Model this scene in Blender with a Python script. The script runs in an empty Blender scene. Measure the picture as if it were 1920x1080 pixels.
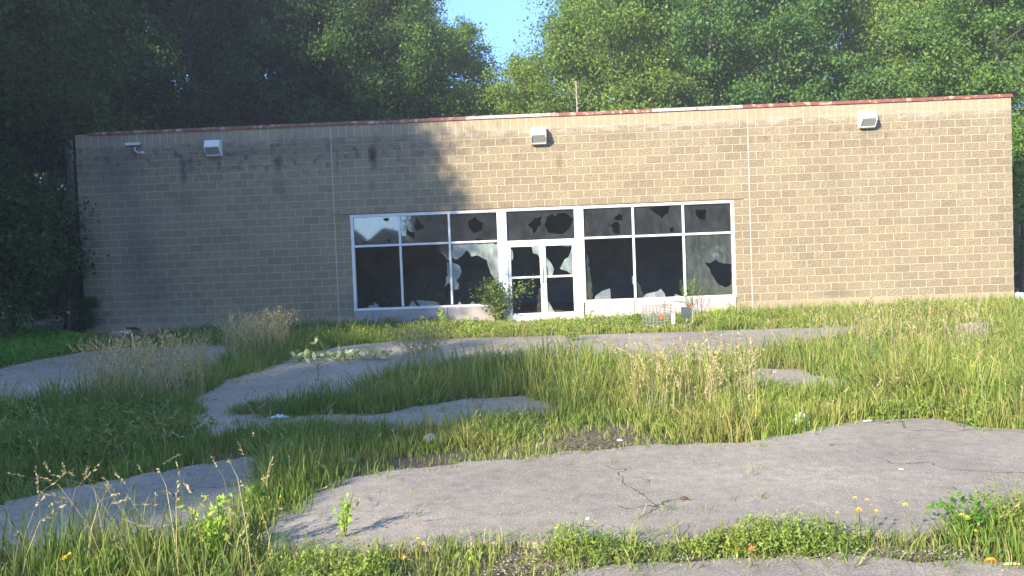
import bpy, bmesh, math, random
import numpy as np
from mathutils import Vector, Matrix
from mathutils.geometry import tessellate_polygon
R = math.radians
random.seed(5); rng = np.random.default_rng(5)
scene = bpy.context.scene
C = scene.collection

# ------------------------------------------------------------------ camera
CAM = np.array([11.67, -20.75, 1.585]); YAW, PITCH, ROLL, FPX = -0.0197, -0.0347, -0.0384, 1495.0
_f = np.array([math.sin(YAW)*math.cos(PITCH), math.cos(YAW)*math.cos(PITCH), math.sin(PITCH)])
_r = np.array([math.cos(YAW), -math.sin(YAW), 0.0]); _u = np.cross(_r, _f)
cr, sr = math.cos(ROLL), math.sin(ROLL)
RT, UP, FW = cr*_r + sr*_u, -sr*_r + cr*_u, _f
cam_d = bpy.data.cameras.new("camera"); cam = bpy.data.objects.new("camera", cam_d); C.objects.link(cam)
cam_d.sensor_width = 36; cam_d.lens = FPX/1920*36; cam_d.clip_end = 2000; cam_d.clip_start = .05
M = Matrix.Identity(4)
for i in range(3):
    M[i][0], M[i][1], M[i][2], M[i][3] = RT[i], UP[i], -FW[i], CAM[i]
cam.matrix_world = M; scene.camera = cam

def ray(px, py):
    return FW*FPX + RT*(px-960) + UP*(540-py)
def G(px, py, z=0.0):                       # photo pixel -> point on the ground
    d = ray(px, py); t = (z-CAM[2])/d[2]; return CAM + d*t
def W(px, py, y=0.0):                       # photo pixel -> point on the wall plane
    d = ray(px, py); t = (y-CAM[1])/d[1]; return CAM + d*t

# ------------------------------------------------------------------ light
SUN_EL, SUN_AZ = R(25), R(218)              # azimuth the light comes from (clockwise from +y)
S = np.array([math.sin(SUN_AZ)*math.cos(SUN_EL), math.cos(SUN_AZ)*math.cos(SUN_EL), math.sin(SUN_EL)])
world = bpy.data.worlds.new("World"); scene.world = world; world.use_nodes = True
wn = world.node_tree; wn.nodes.clear()
sky = wn.nodes.new('ShaderNodeTexSky'); sky.sky_type = 'NISHITA'; sky.sun_disc = False
sky.sun_elevation = SUN_EL; sky.sun_rotation = SUN_AZ; sky.air_density = 1.0; sky.dust_density = .15; sky.ozone_density = 3
bg = wn.nodes.new('ShaderNodeBackground'); bg.inputs['Strength'].default_value = .15
wo = wn.nodes.new('ShaderNodeOutputWorld')
tint = wn.nodes.new('ShaderNodeMix'); tint.data_type = 'RGBA'; tint.blend_type = 'MULTIPLY'; tint.inputs[0].default_value = 1

tcw = wn.nodes.new('ShaderNodeTexCoord'); spw = wn.nodes.new('ShaderNodeSeparateXYZ'); wn.links.new(tcw.outputs['Generated'], spw.inputs[0])
crw = wn.nodes.new('ShaderNodeValToRGB'); crw.color_ramp.elements[0].position = .22; crw.color_ramp.elements[0].color = (.34, .50, .82, 1)
crw.color_ramp.elements[1].position = .75; crw.color_ramp.elements[1].color = (1, .98, .92, 1)     # deep blue low sky, pale milky sky overhead
wn.links.new(spw.outputs[2], crw.inputs[0]); wn.links.new(crw.outputs[0], tint.inputs[7]); wn.links.new(sky.outputs[0], tint.inputs[6]); wn.links.new(tint.outputs[2], bg.inputs[0]); wn.links.new(bg.outputs[0], wo.inputs[0])
sd = bpy.data.lights.new("sun", 'SUN'); sd.energy = 3.9; sd.angle = R(.55); sd.color = (1, .87, .68)
so = bpy.data.objects.new("sun", sd); C.objects.link(so); so.location = (0, -20, 30)
so.rotation_euler = Vector(S).to_track_quat('Z', 'Y').to_euler()
scene.view_settings.view_transform = 'Standard'; scene.view_settings.look = 'None'
scene.view_settings.gamma = 1; scene.view_settings.exposure = 1.92
cy = scene.cycles if hasattr(scene, 'cycles') else None
if cy: cy.max_bounces = 6; cy.transparent_max_bounces = 16; cy.diffuse_bounces = 3

# ------------------------------------------------------------------ helpers
def mat(name):
    m = bpy.data.materials.new(name); m.use_nodes = True; nt = m.node_tree
    return m, nt, nt.nodes['Principled BSDF']
def N(nt, t, **kw):
    n = nt.nodes.new(t)
    for k, v in kw.items():
        if k.startswith('_'): setattr(n, k[1:], v)
        else: n.inputs[k.replace('_', ' ')].default_value = v
    return n
def L(nt, a, b): nt.links.new(a, b)
def math_(nt, op, a, b=None, clamp=False):
    n = nt.nodes.new('ShaderNodeMath'); n.operation = op; n.use_clamp = clamp
    for i, v in enumerate((a, b)):
        if v is None: continue
        if isinstance(v, (int, float)): n.inputs[i].default_value = v
        else: nt.links.new(v, n.inputs[i])
    return n.outputs[0]
def ramp(nt, fac, stops):
    n = nt.nodes.new('ShaderNodeValToRGB'); e = n.color_ramp.elements
    while len(e) < len(stops): e.new(.5)
    for k, (p, c) in enumerate(stops):
        e[k].position = p; e[k].color = (*c, 1) if len(c) == 3 else c
    nt.links.new(fac, n.inputs[0]); return n.outputs[0]
def mix(nt, fac, a, b, mode='MIX'):
    n = nt.nodes.new('ShaderNodeMix'); n.data_type = 'RGBA'; n.blend_type = mode
    for sock, v in ((n.inputs[0], fac), (n.inputs[6], a), (n.inputs[7], b)):
        if isinstance(v, (int, float)): sock.default_value = v
        elif isinstance(v, tuple): sock.default_value = (*v, 1)
        else: nt.links.new(v, sock)
    return n.outputs[2]
def noise(nt, vec, scale, detail=3, rough=.55, dim='3D'):
    n = nt.nodes.new('ShaderNodeTexNoise'); n.inputs['Scale'].default_value = scale
    n.inputs['Detail'].default_value = detail; n.inputs['Roughness'].default_value = rough
    if vec is not None: nt.links.new(vec, n.inputs['Vector'])
    return n.outputs['Fac']
def gpos(nt): return nt.nodes.new('ShaderNodeNewGeometry').outputs['Position']
def bump(nt, bs, h, strength, dist):
    b = N(nt, 'ShaderNodeBump', Strength=strength, Distance=dist); L(nt, h, b.inputs['Height']); L(nt, b.outputs[0], bs.inputs['Normal'])
def simple(name, col, rough=.6, metal=0, var=.15, scale=6, bmp=0):
    m, nt, bs = mat(name)
    tc = nt.nodes.new('ShaderNodeTexCoord').outputs['Object']
    n = noise(nt, tc, scale, 4)
    c = ramp(nt, n, [(.25, tuple(x*(1-var) for x in col)), (.75, tuple(min(1, x*(1+var)) for x in col))])
    L(nt, c, bs.inputs['Base Color']); bs.inputs['Roughness'].default_value = rough; bs.inputs['Metallic'].default_value = metal
    if bmp: bump(nt, bs, n, .6, bmp)
    return m

def tag(o, label=None, cat=None, group=None, kind=None):
    if label: o['label'] = label
    if cat: o['category'] = cat
    if group: o['group'] = group
    if kind: o['kind'] = kind
    return o
def empty(name, loc=(0, 0, 0), rz=0, **kw):
    o = bpy.data.objects.new(name, None); C.objects.link(o); o.location = loc; o.rotation_euler = (0, 0, rz)
    o.empty_display_size = .2
    return tag(o, **kw)
def link(name, me, m, parent=None, smooth=False):
    o = bpy.data.objects.new(name, me); C.objects.link(o)
    if m is not None:
        for x in (m if isinstance(m, list) else [m]): me.materials.append(x)
    if smooth: me.polygons.foreach_set('use_smooth', [True]*len(me.polygons))
    if parent: o.parent = parent
    return o
def np_mesh(name, V, F4=None, F3=None):
    me = bpy.data.meshes.new(name); V = np.asarray(V, np.float32)
    loops = []; starts = []; tot = 0; n = 0
    if F4 is not None and len(F4):
        F4 = np.asarray(F4, np.int32); loops.append(F4.ravel()); starts.append(np.arange(len(F4))*4); tot = len(F4)*4; n += len(F4)
    if F3 is not None and len(F3):
        F3 = np.asarray(F3, np.int32); loops.append(F3.ravel()); starts.append(tot+np.arange(len(F3))*3); n += len(F3)
    loops = np.concatenate(loops); starts = np.concatenate(starts).astype(np.int32)
    me.vertices.add(len(V)); me.vertices.foreach_set('co', V.ravel())
    me.loops.add(len(loops)); me.loops.foreach_set('vertex_index', loops)
    me.polygons.add(n); me.polygons.foreach_set('loop_start', starts)
    me.update(calc_edges=True); me.validate(); return me
class MB:
    def __init__(s): s.bm = bmesh.new()
    def box(s, x0, x1, y0, y1, z0, z1, bev=0):
        r = bmesh.ops.create_cube(s.bm, size=1); vs = r['verts']
        for v in vs: v.co = Vector(((x0+x1)/2+v.co.x*(x1-x0), (y0+y1)/2+v.co.y*(y1-y0), (z0+z1)/2+v.co.z*(z1-z0)))
        if bev: bmesh.ops.bevel(s.bm, geom=list({e for v in vs for e in v.link_edges}), offset=bev, segments=2, affect='EDGES', clamp_overlap=True)
        return s
    def tube(s, pts, r0, r1=None, n=8, cap=True):
        r1 = r0 if r1 is None else r1; pts = [Vector(p) for p in pts]; rings = []
        for i, p in enumerate(pts):
            d = (pts[min(i+1, len(pts)-1)]-pts[max(i-1, 0)]).normalized()
            a = d.orthogonal().normalized() if i == 0 else (rings_a - d*rings_a.dot(d)).normalized()
            rings_a = a; b = d.cross(a); r = r0+(r1-r0)*i/(len(pts)-1)
            rings.append([s.bm.verts.new(p+(a*math.cos(2*math.pi*k/n)+b*math.sin(2*math.pi*k/n))*r) for k in range(n)])
        for A, B in zip(rings, rings[1:]):
            for k in range(n): s.bm.faces.new((A[k], A[(k+1) % n], B[(k+1) % n], B[k]))
        if cap: s.bm.faces.new(rings[0][::-1]); s.bm.faces.new(rings[-1])
        return s
    def prism(s, prof, x0, x1):             # prof: (y,z) list, extruded along x
        A = [s.bm.verts.new((x0, y, z)) for y, z in prof]; B = [s.bm.verts.new((x1, y, z)) for y, z in prof]
        k = len(prof)
        for i in range(k): s.bm.faces.new((A[i], A[(i+1) % k], B[(i+1) % k], B[i]))
        s.bm.faces.new(A[::-1]); s.bm.faces.new(B); return s
    def build(s, name, m, parent=None, smooth=False):
        bmesh.ops.recalc_face_normals(s.bm, faces=s.bm.faces)
        me = bpy.data.meshes.new(name); s.bm.to_mesh(me); s.bm.free()
        return link(name, me, m, parent, smooth)
def slab(loops, conv, off):                 # polygon with holes -> extruded bmesh MB; conv maps 2D->3D, off thickness vector
    mb = MB(); P = [[Vector((x, y, 0)) for x, y in l] for l in loops]
    tris = tessellate_polygon(P); flat = [p for l in loops for p in l]
    A = [mb.bm.verts.new(conv(*p)) for p in flat]; off = Vector(off); B = [mb.bm.verts.new(a.co+off) for a in A]
    for t in tris:
        try: mb.bm.faces.new([A[i] for i in t]); mb.bm.faces.new([B[i] for i in reversed(t)])
        except ValueError: pass
    k = 0
    for l in loops:
        n = len(l)
        for i in range(n):
            try: mb.bm.faces.new((A[k+i], A[k+(i+1) % n], B[k+(i+1) % n], B[k+i]))
            except ValueError: pass
        k += n
    return mb
def inside(P, poly):
    x, y = P[:, 0], P[:, 1]; r = np.zeros(len(P), bool); n = len(poly)
    for i in range(n):
        x1, y1 = poly[i]; x2, y2 = poly[(i+1) % n]
        c = ((y1 > y) != (y2 > y)); r ^= c & (x < (x2-x1)*(y-y1)/((y2-y1) if y2 != y1 else 1e-9)+x1)
    return r
def snoise(x, y, s, seed=0):
    r = np.random.default_rng(seed); o = 0
    for k in range(7):
        a = r.uniform(0, 6.28); f = s*r.uniform(.5, 2.2); o = o+np.sin(f*(x*math.cos(a)+y*math.sin(a))+r.uniform(0, 6.28)+1.3*np.sin(f*.6*(y*math.cos(a)-x*math.sin(a))+r.uniform(0, 6)))
    return o/7*1.6

# ------------------------------------------------------------------ building materials
HB = .2032
ZB, ZS = 24.4*HB, 1.4*HB
WX = 119*HB
def blob(nt, X, Z, cx, cz, rx, rz, wob):
    dx = math_(nt, 'DIVIDE', math_(nt, 'SUBTRACT', X, cx), rx); dz = math_(nt, 'DIVIDE', math_(nt, 'SUBTRACT', Z, cz), rz)
    d = math_(nt, 'SQRT', math_(nt, 'ADD', math_(nt, 'MULTIPLY', dx, dx), math_(nt, 'MULTIPLY', dz, dz)))
    d = math_(nt, 'ADD', d, math_(nt, 'MULTIPLY', math_(nt, 'SUBTRACT', wob, .5), 1.5))
    return math_(nt, 'SUBTRACT', 1.25, d, True)
def wall_material():
    m, nt, bs = mat('split_face_block')
    P = gpos(nt); sp = nt.nodes.new('ShaderNodeSeparateXYZ'); L(nt, P, sp.inputs[0]); X, Z = sp.outputs[0], sp.outputs[2]
    cb = nt.nodes.new('ShaderNodeCombineXYZ')
    n0 = noise(nt, P, 9, 2)
    L(nt, math_(nt, 'ADD', X, math_(nt, 'MULTIPLY', math_(nt, 'SUBTRACT', n0, .5), .012)), cb.inputs[0])
    L(nt, math_(nt, 'ADD', math_(nt, 'SUBTRACT', Z, ZS), math_(nt, 'MULTIPLY', math_(nt, 'SUBTRACT', noise(nt, P, 7, 2), .5), .012)), cb.inputs[1])
    def brick(w, h, off, mortar, vec):
        b = nt.nodes.new('ShaderNodeTexBrick'); b.offset = off; b.squash = 1
        b.inputs['Scale'].default_value = 1; b.inputs['Brick Width'].default_value = w; b.inputs['Row Height'].default_value = h
        b.inputs['Mortar Size'].default_value = mortar; b.inputs['Mortar Smooth'].default_value = .25; b.inputs['Bias'].default_value = 0
        b.inputs['Color1'].default_value = (0, 0, 0, 1); b.inputs['Color2'].default_value = (1, 1, 1, 1); b.inputs['Mortar'].default_value = (.5, .5, .5, 1)
        L(nt, vec, b.inputs['Vector']); return b
    b1 = brick(2*HB, HB, .5, .0095, cb.outputs[0])
    cb2 = nt.nodes.new('ShaderNodeCombineXYZ'); L(nt, X, cb2.inputs[0]); L(nt, math_(nt, 'SUBTRACT', Z, ZB-.004), cb2.inputs[1])
    b2 = brick(HB, .8, 0, .0105, cb2.outputs[0])
    cb3 = nt.nodes.new('ShaderNodeCombineXYZ'); L(nt, math_(nt, 'ADD', X, .1), cb3.inputs[0]); L(nt, math_(nt, 'SUBTRACT', Z, ZS-HB*6), cb3.inputs[1])
    b3 = brick(2*HB, HB, .5, .006, cb3.outputs[0])
    band = math_(nt, 'GREATER_THAN', Z, ZB); foot = math_(nt, 'LESS_THAN', Z, ZS)
    smooth_ = math_(nt, 'ADD', band, foot, True)
    mort = mix(nt, foot, mix(nt, band, b1.outputs['Fac'], b2.outputs['Fac']), b3.outputs['Fac'])
    tone = mix(nt, foot, mix(nt, band, b1.outputs['Color'], b2.outputs['Color']), b3.outputs['Color'])
    col = ramp(nt, tone, [(0, (.30, .25, .175)), (.3, (.335, .281, .190)), (.6, (.36, .306, .207)), (.8, (.345, .287, .195)), (1, (.32, .258, .180))])
    col = mix(nt, smooth_, col, (.335, .285, .195))
    # grain of the split face
    mpr = nt.nodes.new('ShaderNodeMapping'); mpr.inputs['Rotation'].default_value = (0, R(35), 0); mpr.inputs['Scale'].default_value = (1, 1, 2.2); L(nt, P, mpr.inputs[0])
    g = noise(nt, mpr.outputs[0], 17, 5, .72); col = mix(nt, .75, col, ramp(nt, g, [(.32, (.55, .56, .58)), (.68, (1.32, 1.3, 1.26))]), 'MULTIPLY')
    lf = noise(nt, P, .9, 4, .6); col = mix(nt, .6, col, ramp(nt, lf, [(.3, (.84, .82, .82)), (.65, (1.06, 1.06, 1.06))]), 'MULTIPLY')
    mcol = mix(nt, noise(nt, P, 1.3, 3), (.42, .378, .285), (.52, .472, .355))
    col = mix(nt, mort, col, mcol)
    # pale bloom under the band and blotchy dark mildew in the upper courses
    wob = noise(nt, P, 3.2, 4, .65); wob2 = noise(nt, P, 1.1, 2)
    cs = nt.nodes.new('ShaderNodeCombineXYZ'); L(nt, X, cs.inputs[0]); L(nt, math_(nt, 'MULTIPLY', Z, 3), cs.inputs[1])
    streak = noise(nt, cs.outputs[0], 2.4, 3, .6)
    bl = math_(nt, 'MULTIPLY', blob(nt, X, Z, 12, ZB-.06, 60, .10, wob), math_(nt, 'MULTIPLY', math_(nt, 'SUBTRACT', streak, .42), 4, True), True)
    col = mix(nt, math_(nt, 'MULTIPLY', bl, .55), col, (.56, .52, .47))
    mild = blob(nt, X, Z, 4.5, ZB-.45, 7, .52, wob)
    dots = math_(nt, 'MULTIPLY', math_(nt, 'SUBTRACT', noise(nt, P, 5.5, 2, .4), .53), 7, True)
    col = mix(nt, math_(nt, 'MULTIPLY', math_(nt, 'MULTIPLY', mild, dots), .75), col, (.055, .048, .05))
    mild2 = blob(nt, X, Z, 20, ZB-.5, 5, .35, wob)
    col = mix(nt, math_(nt, 'MULTIPLY', math_(nt, 'MULTIPLY', mild2, dots), .35), col, (.12, .10, .08))
    bandst = math_(nt, 'MULTIPLY', blob(nt, X, Z, 5.5, ZB-.22, 5.6, .42, wob2), .33)
    col = mix(nt, bandst, col, (.13, .105, .10))
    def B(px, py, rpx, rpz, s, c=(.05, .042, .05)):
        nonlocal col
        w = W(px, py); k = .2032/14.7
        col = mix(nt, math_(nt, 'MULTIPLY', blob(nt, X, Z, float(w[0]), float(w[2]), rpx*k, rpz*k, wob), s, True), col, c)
    B(700, 292, 9, 24, .95); B(522, 306, 8, 18, .8); B(344, 322, 7, 30, .75); B(1049, 305, 6, 22, .55, (.16, .12, .085))
    B(698, 345, 7, 16, .3); B(524, 350, 16, 26, .28); B(345, 375, 22, 22, .3); B(440, 290, 30, 8, .3)
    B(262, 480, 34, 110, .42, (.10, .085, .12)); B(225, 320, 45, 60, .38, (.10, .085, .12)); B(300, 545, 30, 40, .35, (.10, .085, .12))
    B(1150, 255, 60, 10, .3, (.2, .17, .13)); B(1560, 330, 22, 40, .18, (.19, .16, .12)); B(1760, 430, 60, 18, .16, (.2, .165, .12)); B(1200, 345, 50, 14, .18, (.2, .15, .11)); B(1620, 260, 9, 26, .3, (.2, .16, .12)); B(1500, 570, 160, 9, .3, (.2, .18, .11))
    B(1570, 550, 34, 8, .5, (.16, .13, .10)); B(1635, 245, 20, 8, .35, (.22, .19, .16)); B(1025, 275, 20, 10, .25, (.2, .16, .12))
    L(nt, col, bs.inputs['Base Color']); bs.inputs['Roughness'].default_value = .95; bs.inputs['Specular IOR Level'].default_value = .15
    rg = math_(nt, 'MULTIPLY', noise(nt, mpr.outputs[0], 13, 5, .75), math_(nt, 'SUBTRACT', 1, math_(nt, 'MULTIPLY', smooth_, .93)))
    hh = math_(nt, 'ADD', math_(nt, 'MULTIPLY', rg, math_(nt, 'SUBTRACT', 1, mort)), math_(nt, 'MULTIPLY', math_(nt, 'SUBTRACT', 1, mort), .35))
    bump(nt, bs, hh, 1.0, .06)
    return m
MW = wall_material()
def painted(name, col, chip, chipc, rough=.45, scale=7, thr=.6):
    m, nt, bs = mat(name); P = gpos(nt)
    n = noise(nt, P, scale, 5, .65); f = math_(nt, 'MULTIPLY', math_(nt, 'SUBTRACT', n, thr), 14, True)
    g = noise(nt, P, 2.0, 3)
    c = mix(nt, g, tuple(x*.8 for x in col), col)
    L(nt, mix(nt, math_(nt, 'MULTIPLY', f, chip), c, chipc), bs.inputs['Base Color']); bs.inputs['Roughness'].default_value = rough
    bump(nt, bs, f, .3, .002); return m
M_RED = painted('faded_red_metal', (.23, .075, .055), 1, (.46, .30, .24), .6, 3.4, .52)
M_PINK = painted('bare_primer_metal', (.50, .40, .37), .9, (.30, .09, .06), .6, 3.6, .54)
M_ALU = painted('weathered_white_frame', (.74, .76, .76), .7, (.42, .33, .24), .38, 4, .66)
M_WHITE = painted('dull_white_enamel', (.72, .72, .70), .5, (.4, .34, .28), .4, 9, .66)
M_SILL = painted('shade_toned_painted_sill_panel', (.34, .31, .31), .8, (.17, .15, .14), .8, 3, .6)  # sill paint for the left side, shade put into the colour
M_LENS = simple('clouded_lens', (.30, .31, .30), .3, 0, .25, 30)
M_DARK = simple('dark_rubber', (.02, .02, .022), .6)
M_ROOF = simple('roof_membrane', (.08, .08, .08), .9)
M_INT = simple('dark_interior_wall', (.20, .27, .31), .9, 0, .3, 1.2)
M_INTF = simple('dirty_interior_floor', (.16, .16, .15), .9, 0, .4, 2)
M_CAULK = simple('pale_caulk', (.58, .55, .50), .8, 0, .1, 4)
M_STEEL = simple('dull_galvanised_wire', (.30, .30, .29), .5, .5, .25, 20)

def glass_material(name, dust, dcol, rough=.03):
    m, nt, bs = mat(name); nt.nodes.remove(bs); P = gpos(nt)
    out = [n for n in nt.nodes if n.type == 'OUTPUT_MATERIAL'][0]
    tr = N(nt, 'ShaderNodeBsdfTransparent', Color=(.72, .78, .77, 1)); gl = N(nt, 'ShaderNodeBsdfGlossy', Roughness=rough, Color=(1, 1, 1, 1))
    df = N(nt, 'ShaderNodeBsdfDiffuse', Color=(*dcol, 1)); fr = N(nt, 'ShaderNodeFresnel', IOR=1.6)
    n = noise(nt, P, 2.2, 5, .7); cs = nt.nodes.new('ShaderNodeMapping'); cs.inputs['Scale'].default_value = (2.2, 1, .8); L(nt, P, cs.inputs[0])
    n2 = noise(nt, cs.outputs[0], 3, 3)
    f = math_(nt, 'MULTIPLY', math_(nt, 'MULTIPLY', n, n2), dust*3.6, True)
    s1 = nt.nodes.new('ShaderNodeMixShader'); L(nt, math_(nt, 'ADD', math_(nt, 'MULTIPLY', fr.outputs[0], 1.7), .06, True), s1.inputs[0]); L(nt, tr.outputs[0], s1.inputs[1]); L(nt, gl.outputs[0], s1.inputs[2])
    s2 = nt.nodes.new('ShaderNodeMixShader'); L(nt, f, s2.inputs[0]); L(nt, s1.outputs[0], s2.inputs[1]); L(nt, df.outputs[0], s2.inputs[2])
    L(nt, s2.outputs[0], out.inputs[0]); return m
M_GLASS = glass_material('dusty_glass', .09, (.22, .25, .27))
M_CRAZED = glass_material('crazed_tempered_glass', .5, (.38, .46, .44), .25)
M_SHARD = glass_material('frosted_glass_shard', .42, (.36, .42, .46), .2)

# ------------------------------------------------------------------ building
bld = empty('commercial_building', (0, 0, 0), label='long single storey tan block shop building with a red roof edge and smashed storefront windows', cat='building')
def wx(px, py): return float(W(px, py)[0])
def wz(px, py): return float(W(px, py)[2])
OX0, OX1 = 35*HB, 84*HB; OZ1 = ZB-10*HB; OZ0 = ZB-22.35*HB; TOP = ZB+.335
DX0, DX1 = wx(938, 500), wx(1094, 500)
mb = MB(); T = .3
mb.box(0, OX0, 0, T, -.3, TOP); mb.box(OX1, WX, 0, T, -.3, TOP); mb.box(OX0, OX1, 0, T, OZ1, TOP)
mb.box(OX0, DX0, .02, T-.01, -.3, OZ0); mb.box(DX1, OX1, .02, T-.01, -.3, OZ0)
mb.build('front_wall', MW, bld)
mb = MB(); D = 13
mb.box(0, T, T, D, -.3, TOP-.01); mb.box(WX-T, WX, T, D, -.3, TOP-.01); mb.box(0, WX, D, D+T, -.3, TOP-.01)
mb.build('side_and_rear_wall', MW, bld)
MB().box(T, WX-T, T, D, 4.75, 4.95).build('roof', M_ROOF, bld)
MB().box(T, WX-T, T, D, 3.5, 3.56).build('ceiling', M_INT, bld)
MB().box(T+.001, WX-T-.001, T, D, -.2, .05).build('interior_floor', M_INTF, bld)
mb = MB(); mb.box(T, WX-T, 7.0, 7.1, .05, 3.5); mb.box(T+3.5, T+3.6, T, 7, .05, 3.5); mb.box(WX-T-4.5, WX-T-4.4, T, 7, .05, 3.5)
mb.build('interior_partition', M_INT, bld)
# flashing in short lapped lengths, some faded to primer
cuts = [0.35, 2.4, 5.1, 7.6, wx(800, 225), wx(872, 218), wx(1042, 212), wx(1222, 204), wx(1392, 196), wx(1560, 190), wx(1740, 180), WX+.03]
for i, (a, b) in enumerate(zip(cuts, cuts[1:])):
    dz = .004*((i % 3)-1); pink = i in (5, 7)
    pr = [(-.035-.002*(i % 2), TOP-.035+dz), (-.03-.002*(i % 2), TOP+.045+dz), (.33, TOP+.06+dz), (.33, TOP-.02+dz), (.31, TOP-.02+dz), (.31, TOP+.035+dz), (-.012, TOP+.028+dz), (-.016, TOP-.035+dz)]
    o = MB().prism(pr, a, b-.004).build('roof_flashing', M_PINK if pink else M_RED, bld)
    if pink: o['label'] = 'length of roof edge flashing faded to pale pinkish white'
for xx in (33*HB, 86*HB):
    MB().box(xx-.008, xx+.008, -.004, .01, 0, TOP-.06).build('control_joint', M_CAULK, bld)
# sill panels proud of the block
xs = [OX0+.005, wx(700, 590), wx(840, 590), DX0-.01]
for a, b in zip(xs, xs[1:]): MB().box(a, b-.012, -.012, .019, -.1, OZ0-.004, .004).build('sill_panel', M_SILL, bld)
M_SILL2 = painted('sun_toned_painted_sill_panel', (.50, .42, .40), .8, (.24, .2, .17), .8, 3, .6)  # lighter copy of the sill paint, sunlight put into the colour
xs = [DX1+.01, wx(1190, 575), wx(1247, 575), wx(1330, 575), OX1-.005]
for a, b in zip(xs, xs[1:]): MB().box(a, b-.012, -.012, .019, -.1, OZ0-.004, .004).build('sill_panel', M_SILL2, bld)
MB().box(OX0-.5, OX1+.25, -.012, .0, OZ1+.004, OZ1+.024).build('lintel_edge', simple('rusty_steel', (.13, .07, .05), .8, .2, .4), bld)

FY0, FY1, GY = .0, .10, .055                 # frame depth, glass plane
def bar(x0, x1, z0, z1, y0=FY0, y1=FY1): return (x0, x1, y0, y1, z0, z1)
ZT_L = wz(800, 457); ZT_R = wz(1240, 441)
def window_unit(name, x0, x1, mulls, zt):
    f = MB(); w = .075; fw = .055
    f.box(x0, x0+w, FY0, FY1, OZ0, OZ1, .006); f.box(x1-w, x1, FY0, FY1, OZ0, OZ1, .006)
    for mx in mulls: f.box(mx-fw/2, mx+fw/2, FY0+.004, FY1-.004, OZ0+w, OZ1-w, .006)
    f.box(x0+w, x1-w, FY0+.002, FY1-.002, OZ1-w, OZ1, .006); f.box(x0+w, x1-w, FY0-.012, FY1+.02, OZ0, OZ0+w*.8, .006)
    xs = [x0+w]+[q for mx in mulls for q in (mx-fw/2, mx+fw/2)]+[x1-w]
    for a, b in zip(xs[::2], xs[1::2]): f.box(a, b, FY0+.006, FY1-.006, zt-fw/2, zt+fw/2, .006)
    return f.build(name, M_ALU, bld)
LX1, RX0 = wx(935, 500), wx(1098, 500)
ML = [wx(752, 500), wx(845, 500)]; MR = [wx(1190, 500), wx(1284, 500)]
winL = window_unit('storefront_window', OX0, DX0+.03, ML, ZT_L)
winR = window_unit('storefront_window', DX1-.03, OX1, MR, ZT_R)
winL['label'] = 'shaded storefront window left of the door'; winR['label'] = 'sunlit storefront window right of the door'
# entrance: posts, transom, two door leaves
PL0, PL1, PR0, PR1 = DX0+.03, wx(952, 480), wx(1079, 480), DX1-.03
ZDH = wz(1015, 453); TH = .05
dfm = MB(); dfm.box(PL0+.002, PL1, -.014, FY1+.02, .0, OZ1, .006); dfm.box(PR0, PR1-.002, -.014, FY1+.02, .0, OZ1, .006)
dfm.box(PL1, PR0, -.008, FY1, OZ1-.07, OZ1, .006); dfm.box(PL1, PR0, -.008, FY1, ZDH-.05, ZDH+.05, .006); dfm.box(PL1, PR0, -.03, FY1+.03, -.02, TH, .006)
dfm.build('entrance_frame', M_ALU, bld)
xm = (PL1+PR0)/2+.03; ZR = wz(1015, 519)
def leaf(x0, x1):
    d = MB(); w = .075; z0, z1 = TH+.01, ZDH-.055
    d.box(x0, x0+w, .012, .062, z0, z1, .005); d.box(x1-w, x1, .012, .062, z0, z1, .005)
    d.box(x0+w, x1-w, .014, .060, z1-w*.8, z1, .005); d.box(x0+w, x1-w, .014, .060, z0, z0+.13, .005); d.box(x0+w, x1-w, .014, .060, ZR-.025, ZR+.025, .004)
    return d.build('door', M_ALU, bld), (x0+w, x1-w, z0+.13, z1-w*.8)
dl, rl = leaf(PL1+.004, xm-.004); dr, rr = leaf(xm+.004, PR0-.004)
dl['label'] = 'left glazed door leaf'; dr['label'] = 'right glazed door leaf'
for d, x in ((dl, xm-.045), (dr, xm+.045)):
    MB().tube([(x, .015, 1.0), (x, -.045, 1.0), (x, -.05, 1.05), (x, -.05, 1.35), (x, -.045, 1.4), (x, .015, 1.4)], .012, n=8).build('handle', M_STEEL, d, True)

# ---- broken glass: polygons read off enlargements (origin ox, scale 3.858)
def ZA(p): return [(float(w[0]), float(w[2])) for w in (W(640+x/3.858, 360+y/3.858, GY) for x, y in p)]
def ZC(p): return [(float(w[0]), float(w[2])) for w in (W(1020+x/3.858, 360+y/3.858, GY) for x, y in p)]
def jag(poly, amp=.028):
    out = []; sg = 1
    for i, (x, y) in enumerate(poly):
        x2, y2 = poly[(i+1) % len(poly)]; d = math.hypot(x2-x, y2-y); n = max(1, int(d/.10)); nx_, ny_ = (-(y2-y)/d, (x2-x)/d) if d else (0, 0)
        for k in range(n):
            t = (k+(random.uniform(-.3, .3) if k else 0))/n; j = sg*random.uniform(.2, 1)*amp if k else 0; sg = -sg
            out.append((x+(x2-x)*t+nx_*j, y+(y2-y)*t+ny_*j))
    return out
def pane(parent, outer, holes=(), m=None, y=GY, name='glass_pane', label=None, t=.006):
    tilt = random.uniform(-.004, .004)
    xm_ = sum(p[0] for p in outer)/len(outer)
    mbx = slab([outer]+[jag(h) for h in holes], lambda x, z: Vector((x, y+(x-xm_)*tilt, z)), (0, t, 0))
    o = mbx.build(name, m or M_GLASS, parent)
    if label: o['label'] = label
    return o
def rect(x0, x1, z0, z1): return [(x0, z0), (x1, z0), (x1, z1), (x0, z1)]
fw = .0275; w = .075
cL = [(OX0+w, ML[0]-fw), (ML[0]+fw, ML[1]-fw), (ML[1]+fw, DX0+.03-w)]
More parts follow.
